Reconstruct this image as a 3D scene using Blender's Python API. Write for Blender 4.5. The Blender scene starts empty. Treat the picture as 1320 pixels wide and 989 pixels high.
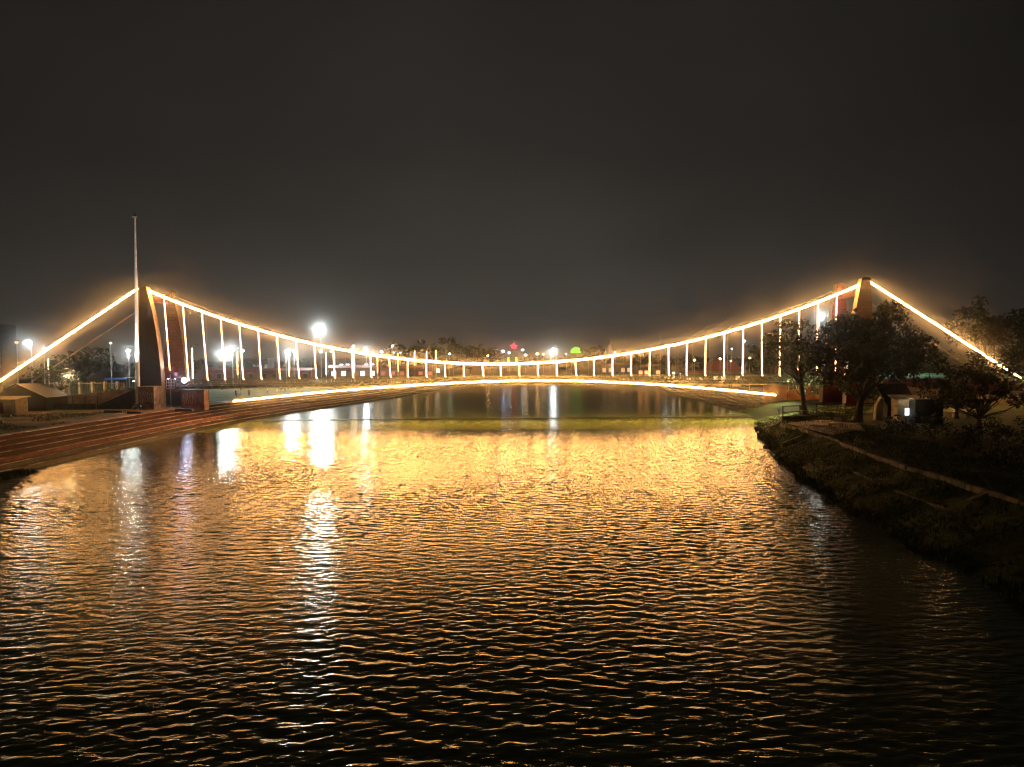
import bpy, bmesh, math, random
import numpy as np
from mathutils import Vector, Matrix, Euler, noise as mnoise
R = math.radians
rng = random.Random(7)
C = bpy.context.scene.collection
SC = bpy.context.scene

# ------------------------------------------------------------------ camera
H = 12.0                                   # camera height over the water, on another bridge
cam = bpy.data.cameras.new('camera'); cam.lens = 24.0; cam.sensor_width = 36.0
cam.clip_start = 0.1; cam.clip_end = 6000
camo = bpy.data.objects.new('camera', cam); C.objects.link(camo)
CM = Euler((R(90 - 2.18), 0, 0)).to_matrix() @ Matrix.Rotation(R(-0.42), 3, 'Z')
camo.matrix_world = Matrix.Translation((0, 0, H)) @ CM.to_4x4()
SC.camera = camo

def ray(px, py):
    return CM @ Vector(((px - 660) / 880.0, -(py - 494.5) / 880.0, -1.0))
def at(px, py, Y):                         # a photo pixel at a known depth -> world point
    d = ray(px, py); return Vector((0, 0, H)) + d * (Y / d.y)
def gz(px, py, z):                         # a photo pixel on a known level -> world point
    d = ray(px, py); return Vector((0, 0, H)) + d * ((z - H) / d.z)

# ------------------------------------------------------------------ night sky
W = bpy.data.worlds.new('World'); SC.world = W; W.use_nodes = True
nt = W.node_tree; nt.nodes.clear()
def N(t, typ, **kw):
    n = t.nodes.new(typ)
    for k, v in kw.items(): setattr(n, k, v)
    return n
out = N(nt, 'ShaderNodeOutputWorld'); bg = N(nt, 'ShaderNodeBackground'); bg2 = N(nt, 'ShaderNodeBackground'); add = N(nt, 'ShaderNodeAddShader')
sky = N(nt, 'ShaderNodeTexSky', sky_type='NISHITA', sun_disc=False)
sky.sun_elevation = R(-6); sky.sun_rotation = R(200); bg.inputs[1].default_value = 0.02
nt.links.new(sky.outputs[0], bg.inputs[0])
geo = N(nt, 'ShaderNodeTexCoord')                                    # sky direction
sep = N(nt, 'ShaderNodeSeparateXYZ'); nt.links.new(geo.outputs['Generated'], sep.inputs[0])
rmp = N(nt, 'ShaderNodeValToRGB'); nt.links.new(sep.outputs['Z'], rmp.inputs[0])
e = rmp.color_ramp.elements
e[0].position = 0.0; e[0].color = (0.052, 0.045, 0.036, 1)
e[1].position = 0.55; e[1].color = (0.0135, 0.0118, 0.0102, 1)
for p, c in ((0.07, (0.046, 0.042, 0.036, 1)), (0.15, (0.033, 0.0295, 0.025, 1)), (0.27, (0.0225, 0.0198, 0.017, 1))):
    q = e.new(p); q.color = c
# town glow is stronger up the river, a little to the left; cloud base uneven
az = N(nt, 'ShaderNodeMapRange'); az.inputs[1].default_value = -0.75; az.inputs[2].default_value = 0.68; az.inputs[3].default_value = 0.0; az.inputs[4].default_value = 1.0
nt.links.new(sep.outputs['X'], az.inputs[0])
azr = N(nt, 'ShaderNodeValToRGB'); nt.links.new(az.outputs[0], azr.inputs[0])
ae = azr.color_ramp.elements
ae[0].position = 0.0; ae[0].color = (0.42, 0.41, 0.41, 1); ae[1].position = 1.0; ae[1].color = (0.26, 0.25, 0.25, 1)
for p, v in ((0.25, 0.8), (0.45, 1.06), (0.6, 1.0), (0.8, 0.66)):
    q = ae.new(p); q.color = (v, v, v, 1)
nz = N(nt, 'ShaderNodeTexNoise'); nz.inputs['Scale'].default_value = 3.0; nz.inputs['Detail'].default_value = 4
mp = N(nt, 'ShaderNodeMapping'); mp.inputs['Scale'].default_value = (1, 1, 2.2)
nt.links.new(geo.outputs['Generated'], mp.inputs[0]); nt.links.new(mp.outputs[0], nz.inputs[0])
nm = N(nt, 'ShaderNodeMapRange'); nm.inputs[3].default_value = 0.72; nm.inputs[4].default_value = 1.28
nt.links.new(nz.outputs[0], nm.inputs[0])
m1 = N(nt, 'ShaderNodeMix', data_type='RGBA', blend_type='MULTIPLY'); m1.inputs[0].default_value = 1
nt.links.new(rmp.outputs[0], m1.inputs[6]); nt.links.new(azr.outputs[0], m1.inputs[7])
m2 = N(nt, 'ShaderNodeMix', data_type='RGBA', blend_type='MULTIPLY'); m2.inputs[0].default_value = 1
nt.links.new(m1.outputs[2], m2.inputs[6]); nt.links.new(nm.outputs[0], m2.inputs[7])
nt.links.new(m2.outputs[2], bg2.inputs[0]); bg2.inputs[1].default_value = 1.25
nt.links.new(bg.outputs[0], add.inputs[0]); nt.links.new(bg2.outputs[0], add.inputs[1]); nt.links.new(add.outputs[0], out.inputs[0])

SC.view_settings.view_transform = 'Standard'; SC.view_settings.look = 'None'
SC.view_settings.exposure = 0.0; SC.view_settings.gamma = 1.0; SC.view_settings.use_curve_mapping = False
SC.cycles.use_denoising = True
SC.cycles.filter_width = 1.15
SC.cycles.max_bounces = 5; SC.cycles.diffuse_bounces = 2; SC.cycles.glossy_bounces = 3; SC.cycles.volume_bounces = 0
SC.cycles.transmission_bounces = 2; SC.cycles.transparent_max_bounces = 6
SC.cycles.sample_clamp_indirect = 12.0; SC.cycles.use_light_tree = True
SC.cycles.caustics_reflective = True
LED = 120.0                                  # strength of the LED strings
HAZE = 0.0007; HAZE_G = 0.988

# ------------------------------------------------------------------ materials
MATS = {}
def mat(name, col, rough=0.8, var=0.25, scale=3.0, bump=0.0, metal=0.0, spec=0.4, col2=None, detail=5, stretch=None):
    if name in MATS: return MATS[name]
    m = bpy.data.materials.new(name); m.use_nodes = True; t = m.node_tree
    b = t.nodes['Principled BSDF']; b.inputs['Roughness'].default_value = rough; b.inputs['Metallic'].default_value = metal
    b.inputs['Specular IOR Level'].default_value = spec
    g = N(t, 'ShaderNodeNewGeometry'); n = N(t, 'ShaderNodeTexNoise'); n.inputs['Scale'].default_value = scale; n.inputs['Detail'].default_value = detail
    if stretch:
        q = N(t, 'ShaderNodeMapping'); q.inputs['Scale'].default_value = stretch
        t.links.new(g.outputs['Position'], q.inputs[0]); t.links.new(q.outputs[0], n.inputs['Vector'])
    else: t.links.new(g.outputs['Position'], n.inputs['Vector'])
    r = N(t, 'ShaderNodeValToRGB'); t.links.new(n.outputs[0], r.inputs[0])
    c2 = col2 or tuple(min(1, c * (1 + var)) for c in col); c1 = col if col2 else tuple(c * (1 - var) for c in col)
    r.color_ramp.elements[0].position = 0.36; r.color_ramp.elements[1].position = 0.64
    r.color_ramp.elements[0].color = (*c1, 1); r.color_ramp.elements[1].color = (*c2, 1)
    t.links.new(r.outputs[0], b.inputs['Base Color'])
    if bump:
        k = N(t, 'ShaderNodeBump'); k.inputs['Strength'].default_value = bump; k.inputs['Distance'].default_value = 0.05
        t.links.new(n.outputs[0], k.inputs['Height']); t.links.new(k.outputs[0], b.inputs['Normal'])
    MATS[name] = m; return m
def emit(name, col, strength):
    if name in MATS: return MATS[name]
    m = bpy.data.materials.new(name); m.use_nodes = True; t = m.node_tree; t.nodes.clear()
    o = N(t, 'ShaderNodeOutputMaterial'); b = N(t, 'ShaderNodeEmission'); b.inputs[0].default_value = (*col, 1); b.inputs[1].default_value = strength
    t.links.new(b.outputs[0], o.inputs[0]); MATS[name] = m; return m

WARM = (1.0, 0.465, 0.125); PINKW = (1.0, 0.5, 0.26); WHITE = (0.86, 1.0, 0.97); BLUEW = (0.75, 0.85, 1.0); GOLD = (1.0, 0.6, 0.22)
L_CABLE = emit('led_cable', WARM, LED); L_HANG = emit('led_hanger', PINKW, 8); L_COL = emit('led_column', GOLD, 12)
for m_, sc_ in ((L_CABLE, 1.3), (L_HANG, 2.2)):      # strip joints and weak stretches: the strings are not evenly bright
    t_ = m_.node_tree; e_ = [n for n in t_.nodes if n.type == 'EMISSION'][0]; g_ = N(t_, 'ShaderNodeNewGeometry'); n_ = N(t_, 'ShaderNodeTexNoise'); n_.inputs['Scale'].default_value = sc_; n_.inputs['Detail'].default_value = 3
    r_ = N(t_, 'ShaderNodeMapRange'); r_.inputs[1].default_value = .35; r_.inputs[2].default_value = .65; r_.inputs[3].default_value = .45*e_.inputs[1].default_value; r_.inputs[4].default_value = 1.5*e_.inputs[1].default_value
    t_.links.new(g_.outputs['Position'], n_.inputs['Vector']); t_.links.new(n_.outputs[0], r_.inputs[0]); t_.links.new(r_.outputs[0], e_.inputs[1])
L_STAY = emit('led_far_stay', (1.0, 0.35, 0.08), 0.8)
L_WHITE = emit('lamp_white', WHITE, 50); L_FLOOD = emit('lamp_flood', WHITE, 60); L_BLUE = emit('lamp_blue', (0.62, 0.7, 1.0), 70)
L_HOOD = emit('lamp_hooded', WHITE, 3); L_DIM = emit('lamp_dim', WHITE, 40); L_WARM = emit('lamp_warm', GOLD, 40); L_RED = emit('neon_red', (1.0, 0.03, 0.06), 5)
L_GREEN = emit('green_glow', (0.35, 0.9, 0.08), 1.4); L_WIN = emit('window_light', (1.0, 0.85, 0.62), 2.5); L_SCREEN = emit('window_cool', (0.8, 0.92, 1.0), 3.0)
L_BLUESIGN = emit('sign_blue', (0.03, 0.16, 0.5), .45)

def brickwork(m, amount=.45):
    t = m.node_tree; b = t.nodes['Principled BSDF']; src = b.inputs['Base Color'].links[0].from_socket
    g = N(t, 'ShaderNodeNewGeometry'); sp = N(t, 'ShaderNodeSeparateXYZ'); cb = N(t, 'ShaderNodeCombineXYZ'); ad = N(t, 'ShaderNodeMath', operation='ADD')
    t.links.new(g.outputs['Position'], sp.inputs[0]); t.links.new(sp.outputs[0], ad.inputs[0]); t.links.new(sp.outputs[1], ad.inputs[1]); t.links.new(ad.outputs[0], cb.inputs[0]); t.links.new(sp.outputs[2], cb.inputs[1])
    k = N(t, 'ShaderNodeTexBrick'); k.inputs['Scale'].default_value = 1.0; k.inputs['Brick Width'].default_value = 1.3; k.inputs['Row Height'].default_value = .62; k.inputs['Mortar Size'].default_value = .035
    k.inputs['Color1'].default_value = (1, 1, 1, 1); k.inputs['Color2'].default_value = (.62, .62, .66, 1); k.inputs['Mortar'].default_value = (amount, amount, amount, 1); t.links.new(cb.outputs[0], k.inputs['Vector'])
    mx = N(t, 'ShaderNodeMix', data_type='RGBA', blend_type='MULTIPLY'); mx.inputs[0].default_value = 1; t.links.new(src, mx.inputs[6]); t.links.new(k.outputs[0], mx.inputs[7]); t.links.new(mx.outputs[2], b.inputs['Base Color']); return m
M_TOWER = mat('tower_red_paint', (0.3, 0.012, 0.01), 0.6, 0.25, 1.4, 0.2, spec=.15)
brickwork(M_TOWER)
M_TOWER_UNLIT = mat('tower_red_unlit', (0.045, 0.024, 0.017), 0.7, 0.3, 1.4, 0.2)  # same red paint as the right tower, its unlit tone put into the colour
M_TOWER_VIOLET_LIT = mat('tower_brick_violet_lit', (0.12, 0.05, 0.055), 0.7, 0.35, 2.2, 0.3, spec=.15, stretch=(1, 1, 3)); brickwork(M_TOWER_VIOLET_LIT, .3)  # red brick leg with its bluish lighting put into the colour
M_TOWER_EDGE_LIT = mat('tower_edge_lit', (0.5, 0.36, 0.24), 0.5, 0.2, 2.0, 0.1)  # river-facing leg edges, lamplight put into a paler colour
M_STEEL = mat('dark_green_steel', (0.09, 0.105, 0.05), 0.5, 0.4, 2.5, 0.1)
M_CABLE = mat('cable_steel', (0.3, 0.26, 0.2), 0.5, 0.2, 4)
M_GREY = mat('galvanised_steel', (0.42, 0.43, 0.44), 0.45, 0.15, 3)
M_WHITEP = mat('white_pole_paint', (0.75, 0.77, 0.78), 0.4, 0.1, 3)
M_DARKM = mat('dark_metal', (0.03, 0.028, 0.026), 0.5, 0.3, 3)
M_ASPH = mat('deck_asphalt', (0.05, 0.05, 0.05), 0.85, 0.3, 3, 0.2)
M_CONC = mat('concrete', (0.27, 0.24, 0.2), 0.85, 0.35, 1.3, 0.4)
M_DCONC = mat('dark_wet_concrete', (0.045, 0.038, 0.028), 0.5, 0.45, 1.1, 0.4)
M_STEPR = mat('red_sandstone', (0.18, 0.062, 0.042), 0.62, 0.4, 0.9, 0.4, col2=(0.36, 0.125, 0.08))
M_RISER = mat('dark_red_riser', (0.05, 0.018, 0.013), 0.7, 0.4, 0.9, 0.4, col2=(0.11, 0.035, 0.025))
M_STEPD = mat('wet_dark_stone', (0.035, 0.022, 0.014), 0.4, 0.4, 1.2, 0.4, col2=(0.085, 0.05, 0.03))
M_NOSE = mat('pale_nosing', (0.62, 0.5, 0.42), 0.6, 0.3, 1.0, 0.2)
M_NOSE2 = mat('worn_nosing', (0.3, 0.16, 0.11), 0.7, 0.4, 1.0, 0.3)
M_STONE = mat('grey_bank_stone', (0.2, 0.16, 0.12), 0.8, 0.4, 1.2, 0.5)
M_BARK = mat('bark', (0.055, 0.04, 0.028), 0.9, 0.4, 6, 0.6)
M_PLASTER = mat('cream_plaster', (0.38, 0.33, 0.22), 0.8, 0.25, 1.5, 0.2)
M_DROOF = mat('dark_tin_roof', (0.008, 0.006, 0.005), 0.6, 0.4, 2.0, 0.2)
M_DWALL = mat('dark_shed_wall', (0.014, 0.011, 0.009), 0.8, 0.4, 1.6, 0.3)
M_REDR = mat('red_tin_roof', (0.28, 0.055, 0.035), 0.6, 0.3, 1.2, 0.2)
M_REDW = mat('red_painted_wall', (0.22, 0.06, 0.045), 0.8, 0.35, 0.8, 0.2)
M_GREYW = mat('grey_wall', (0.16, 0.15, 0.14), 0.85, 0.3, 0.5, 0.2)
M_MURAL = mat('mural_paint', (0.2, 0.12, 0.09), 0.8, 0.3, 1.1, 0.2, col2=(0.48, 0.38, 0.3), detail=7)
M_PAINTW = mat('white_paint_marks', (0.7, 0.66, 0.6), 0.7, 0.15, 3)
M_DIRT = mat('dirt', (0.12, 0.07, 0.045), 0.95, 0.4, 0.5, 0.5)
M_LEAF = {k: mat('leaf_' + k, c, 0.55, 0.55, 0.45, 0, spec=0.3) for k, c in dict(mid=(0.045, 0.08, 0.015), dark=(0.018, 0.028, 0.008), pale=(0.065, 0.115, 0.02), olive=(0.03, 0.038, 0.012), grey=(0.05, 0.055, 0.04)).items()}
M_GRASS = mat('grass_blades', (0.022, 0.05, 0.006), 0.7, 0.5, 0.6, 0, spec=0.2)
M_LAWN = mat('lawn', (0.07, 0.11, 0.02), 0.9, 0.4, 0.35, 0.5, col2=(0.17, 0.19, 0.06))
M_FIELD = mat('sports_field', (0.05, 0.16, 0.03), 0.9, 0.25, 0.3, 0.2)
M_PROM = mat('promenade_paving', (0.24, 0.17, 0.12), 0.6, 0.35, 0.7, 0.3)
M_WOOD = mat('bench_wood', (0.3, 0.16, 0.11), 0.6, 0.3, 6, 0.2)
M_SKIN = mat('skin', (0.22, 0.12, 0.08), 0.6, 0.1, 8)

# ------------------------------------------------------------------ mesh builder
class MB:
    def __init__(s): s.v = []; s.f = []; s.m = []; s.cur = 0
    def quad(s, a, b, c, d):
        n = len(s.v); s.v += [tuple(a), tuple(b), tuple(c), tuple(d)]; s.f.append((n, n+1, n+2, n+3)); s.m.append(s.cur); return s
    def box(s, x0, x1, y0, y1, z0, z1):
        n = len(s.v)
        s.v += [(x0,y0,z0),(x1,y0,z0),(x1,y1,z0),(x0,y1,z0),(x0,y0,z1),(x1,y0,z1),(x1,y1,z1),(x0,y1,z1)]
        for q in ((0,3,2,1),(4,5,6,7),(0,1,5,4),(1,2,6,5),(2,3,7,6),(3,0,4,7)):
            s.f.append(tuple(n+i for i in q)); s.m.append(s.cur)
        return s
    def prism(s, poly, d, cap=True):        # polygon of 3-D points extruded by vector d
        n = len(s.v); k = len(poly); d = Vector(d)
        s.v += [tuple(p) for p in poly] + [tuple(Vector(p) + d) for p in poly]
        for i in range(k):
            j = (i+1) % k; s.f.append((n+i, n+j, n+k+j, n+k+i)); s.m.append(s.cur)
        if cap:
            s.f.append(tuple(range(n+k-1, n-1, -1))); s.f.append(tuple(range(n+k, n+2*k))); s.m += [s.cur]*2
        return s
    def tube(s, pts, rad, k=6, cap=True):
        pts = [Vector(p) for p in pts]; n = len(s.v)
        if not hasattr(rad, '__len__'): rad = [rad]*len(pts)
        for i, p in enumerate(pts):
            d = (pts[min(i+1, len(pts)-1)] - pts[max(i-1, 0)]).normalized()
            u = d.cross(Vector((0,1,0)) if abs(d.y) < .9 else Vector((1,0,0))).normalized(); w = d.cross(u)
            for j in range(k):
                a = 2*math.pi*j/k; s.v.append(tuple(p + (u*math.cos(a) + w*math.sin(a))*rad[i]))
        for i in range(len(pts)-1):
            for j in range(k):
                a = n+i*k+j; b = n+i*k+(j+1)%k; s.f.append((a, b, b+k, a+k)); s.m.append(s.cur)
        if cap:
            s.f.append(tuple(n+j for j in range(k-1, -1, -1))); s.f.append(tuple(n+(len(pts)-1)*k+j for j in range(k))); s.m += [s.cur]*2
        return s
    def lathe(s, c, prof, k=10):            # prof: (radius, z)
        return s.tube([(c[0], c[1], c[2]+z) for r, z in prof], [max(r, .001) for r, z in prof], k)
    def ball(s, c, r, k=10, sz=1.0):
        return s.lathe(c, [(r*math.sin(math.pi*i/8), -r*sz*math.cos(math.pi*i/8)) for i in range(9)], k)
    def build(s, name, mats, parent=None, smooth=False):
        me = bpy.data.meshes.new(name); me.from_pydata(s.v, [], s.f)
        for m in (mats if isinstance(mats, (list, tuple)) else [mats]): me.materials.append(m)
        if len(me.materials) > 1: me.polygons.foreach_set('material_index', s.m)
        if smooth: me.polygons.foreach_set('use_smooth', [True]*len(me.polygons))
        o = bpy.data.objects.new(name, me); C.objects.link(o)
        if parent is not None:
            o.parent = parent; o.matrix_parent_inverse = parent.matrix_world.inverted()
        return o
def tag(o, label, cat, group=None, kind='thing'):
    if label: o['label'] = label
    if cat: o['category'] = cat
    if group: o['group'] = group
    o['kind'] = kind; return o
def thing(name, label, cat, loc=(0,0,0), group=None):
    o = bpy.data.objects.new(name, None); o.empty_display_size = 0.2; C.objects.link(o)
    o.location = loc; o.matrix_world = Matrix.Translation(Vector(loc)); return tag(o, label, cat, group)
def struct(name, mb, m, smooth=False):
    o = mb.build(name, m, None, smooth); o['kind'] = 'structure'; return o

# ------------------------------------------------------------------ river edges, terrain
def interp(y, P):
    if y <= P[0][0]: return P[0][1]
    for (a, b), (c, d) in zip(P, P[1:]):
        if y <= c: return b + (d-b)*(y-a)/(c-a)
    return P[-1][1]
LP = [(-100,-53.5),(118,-53.4),(135,-52),(155,-48.2),(182,-41),(215,-34),(271,-24.6),(310,-17),(331,-13)]
RP = [(-100,24),(24,24.3),(33,24.6),(45,25.4),(58,26.6),(68,28.6),(80,31.2),(92,34.6),(105,38),(114,41.2),(123,44),(138,47.5),(153,49.6),(190,51),(227,52),(285,61),(331,74)]
WP = [(-100,9),(24,9),(40,8.0),(58,7.6),(67,6.6),(80,5.4),(98,3.4),(112,8),(125,13),(150,9),(331,8)]
def left_edge(y): return interp(y, LP)
def right_edge(y):
    return interp(y, RP) + (0.35*math.sin(y*.55) + .25*math.sin(y*1.31+1) if y < 120 else 0)
SHORE = 332.0
ZB = 3.1; ZR = 2.5
def slope_w(y): return interp(y, WP)

def ground_material():
    m = bpy.data.materials.new('ground'); m.use_nodes = True; t = m.node_tree; b = t.nodes['Principled BSDF']; b.inputs['Roughness'].default_value = 0.92; b.inputs['Specular IOR Level'].default_value = .2
    g = N(t, 'ShaderNodeNewGeometry')
    def nzz(sc, d=6):
        n = N(t, 'ShaderNodeTexNoise'); n.inputs['Scale'].default_value = sc; n.inputs['Detail'].default_value = d; t.links.new(g.outputs['Position'], n.inputs['Vector']); return n
    def rp(n, a, b2, pa=.4, pb=.6):
        r = N(t, 'ShaderNodeValToRGB'); t.links.new(n.outputs[0], r.inputs[0]); q = r.color_ramp.elements
        q[0].position = pa; q[1].position = pb; q[0].color = (*a, 1); q[1].color = (*b2, 1); return r
    dirt = rp(nzz(1.3), (0.10, 0.06, 0.035), (0.20, 0.125, 0.08)); gr = rp(nzz(2.1), (0.014, 0.032, 0.004), (0.042, 0.07, 0.012))
    mask = rp(nzz(0.16, 4), (0, 0, 0), (1, 1, 1), .42, .56)
    mx = N(t, 'ShaderNodeMix', data_type='RGBA'); t.links.new(mask.outputs[0], mx.inputs[0]); t.links.new(dirt.outputs[0], mx.inputs[6]); t.links.new(gr.outputs[0], mx.inputs[7])
    # right bank: mostly grass
    sp = N(t, 'ShaderNodeSeparateXYZ'); t.links.new(g.outputs['Position'], sp.inputs[0])
    mr = N(t, 'ShaderNodeMapRange'); mr.inputs[1].default_value = 15; mr.inputs[2].default_value = 22; t.links.new(sp.outputs[0], mr.inputs[0])
    mm = N(t, 'ShaderNodeMath', operation='MULTIPLY'); mm.inputs[1].default_value = .85; t.links.new(mr.outputs[0], mm.inputs[0])
    mx2 = N(t, 'ShaderNodeMix', data_type='RGBA'); t.links.new(mm.outputs[0], mx2.inputs[0]); t.links.new(mx.outputs[2], mx2.inputs[6]); t.links.new(gr.outputs[0], mx2.inputs[7])
    t.links.new(mx2.outputs[2], b.inputs['Base Color'])
    k = N(t, 'ShaderNodeBump'); k.inputs['Strength'].default_value = .7; k.inputs['Distance'].default_value = .12; t.links.new(nzz(2.5, 8).outputs[0], k.inputs['Height']); t.links.new(k.outputs[0], b.inputs['Normal'])
    return m
def build_ground():
    ys = [-80,-40,-10] + [y*1.0 for y in range(4, 132)] + list(range(132, 330, 3)) + [330.5, 333.5, 345, 370, 400, 450, 520, 650, 900, 1500, 3000]
    lo = [-3000,-900,-400,-250,-160,-110,-80,-60,-45,-35,-28,-22,-17,-13,-10.2,-8.8,-8.2]
    v = []; cols = 0
    for y in ys:
        L = left_edge(y); E = right_edge(y); w = slope_w(y); river = y < SHORE
        row = []
        for d in lo: row.append((L+d, ZB + (0.12*mnoise.noise(Vector((L+d, y, 0))*.25) if d > -60 and d < -10 else 0) - (1.2 if d == -8.2 and river else 0)))
        for d, z in ((-5,-.1),(-1.5,-1.2),(3,-2.0)): row.append((L+d, z if river else ZB))
        for f in (.2,.4,.6,.8): row.append((L+(E-L)*f, -2.4 if river else ZB))
        row.append((E-3, -1.6 if river else ZR))
        for i in range(0, 23):
            f = i/22.0; x = E - .6 + (w+.6)*f
            z = -.35 + (ZR+.35)*(f**.85)
            z += (.24*mnoise.noise(Vector((x*.55, y*.55, 3))) + .1*mnoise.noise(Vector((x*1.7, y*1.7, 5))))*min(1, f*6)*(1-f**6)
            row.append((x, z if river else ZR + .3))
        for d in (.5,1.5,3,5,8,12,16,21,27,34,45,70,120,260,600,1500,3000):
            row.append((E+w+d, ZR + (.13*mnoise.noise(Vector(((E+w+d)*.3, y*.3, 9))) if d < 60 else .4)))
        cols = len(row); v += [(x, y, z) for x, z in row]
    b = MB(); b.v = v
    for i in range(len(ys)-1):
        for j in range(cols-1):
            a = i*cols+j; b.f.append((a, a+1, a+1+cols, a+cols)); b.m.append(0)
    return struct('ground', b, ground_material(), True)
build_ground()

# ------------------------------------------------------------------ water
def water_material():
    m = bpy.data.materials.new('river_water'); m.use_nodes = True; t = m.node_tree; b = t.nodes['Principled BSDF']
    b.inputs['IOR'].default_value = 1.333
    g = N(t, 'ShaderNodeNewGeometry'); sp = N(t, 'ShaderNodeSeparateXYZ'); t.links.new(g.outputs['Position'], sp.inputs[0])
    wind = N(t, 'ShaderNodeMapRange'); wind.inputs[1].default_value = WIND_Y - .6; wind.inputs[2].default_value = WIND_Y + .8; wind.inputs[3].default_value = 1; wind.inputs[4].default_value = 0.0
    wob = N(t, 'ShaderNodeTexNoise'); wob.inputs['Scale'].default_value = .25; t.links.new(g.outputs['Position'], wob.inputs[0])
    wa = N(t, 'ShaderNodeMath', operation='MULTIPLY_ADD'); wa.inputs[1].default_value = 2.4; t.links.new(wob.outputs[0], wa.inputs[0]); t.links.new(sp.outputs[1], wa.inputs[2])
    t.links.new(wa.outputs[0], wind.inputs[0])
    # calm reach: olive glow under the bridge lights put into its base colour
    glow_mix = N(t, 'ShaderNodeMix', data_type='RGBA'); glow_mix.inputs[6].default_value = (0.2, 0.26, 0.03, 1); glow_mix.inputs[7].default_value = (0.06, 0.075, 0.014, 1)
    t.links.new(wind.outputs[0], glow_mix.inputs[0]); t.links.new(glow_mix.outputs[2], b.inputs['Base Color'])
    def nz(scale, sx, det):
        q = N(t, 'ShaderNodeMapping'); q.inputs['Scale'].default_value = (sx, 1, 1); q.inputs['Rotation'].default_value = (0, 0, R(7))
        n = N(t, 'ShaderNodeTexNoise'); n.inputs['Scale'].default_value = scale; n.inputs['Detail'].default_value = det; n.inputs['Distortion'].default_value = .3
        t.links.new(g.outputs['Position'], q.inputs[0]); t.links.new(q.outputs[0], n.inputs['Vector']); return n
    st = N(t, 'ShaderNodeMapRange'); st.inputs[3].default_value = 0.2; st.inputs[4].default_value = 0.62; t.links.new(wind.outputs[0], st.inputs[0])
    k1 = N(t, 'ShaderNodeBump'); k1.inputs['Distance'].default_value = .06; t.links.new(nz(2.6, .22, 5).outputs[0], k1.inputs['Height']); t.links.new(st.outputs[0], k1.inputs['Strength'])
    k2 = N(t, 'ShaderNodeBump'); k2.inputs['Distance'].default_value = .03; t.links.new(nz(6.5, .3, 5).outputs[0], k2.inputs['Height']); t.links.new(st.outputs[0], k2.inputs['Strength'])
    k3 = N(t, 'ShaderNodeBump'); k3.inputs['Distance'].default_value = .1; t.links.new(nz(.8, .3, 3).outputs[0], k3.inputs['Height'])
    s3 = N(t, 'ShaderNodeMapRange'); s3.inputs[3].default_value = 0.28; s3.inputs[4].default_value = 0.12; t.links.new(wind.outputs[0], s3.inputs[0]); t.links.new(s3.outputs[0], k3.inputs['Strength'])
    t.links.new(k3.outputs[0], k1.inputs['Normal']); t.links.new(k1.outputs[0], k2.inputs['Normal']); t.links.new(k2.outputs[0], b.inputs['Normal'])
    ro = N(t, 'ShaderNodeMapRange'); ro.inputs[3].default_value = .2; ro.inputs[4].default_value = .05; t.links.new(wind.outputs[0], ro.inputs[0]); t.links.new(ro.outputs[0], b.inputs['Roughness'])
    return m
WIND_Y = 114.5                               # up to here the wind ruffles the water; under the bridge it lies calm
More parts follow.
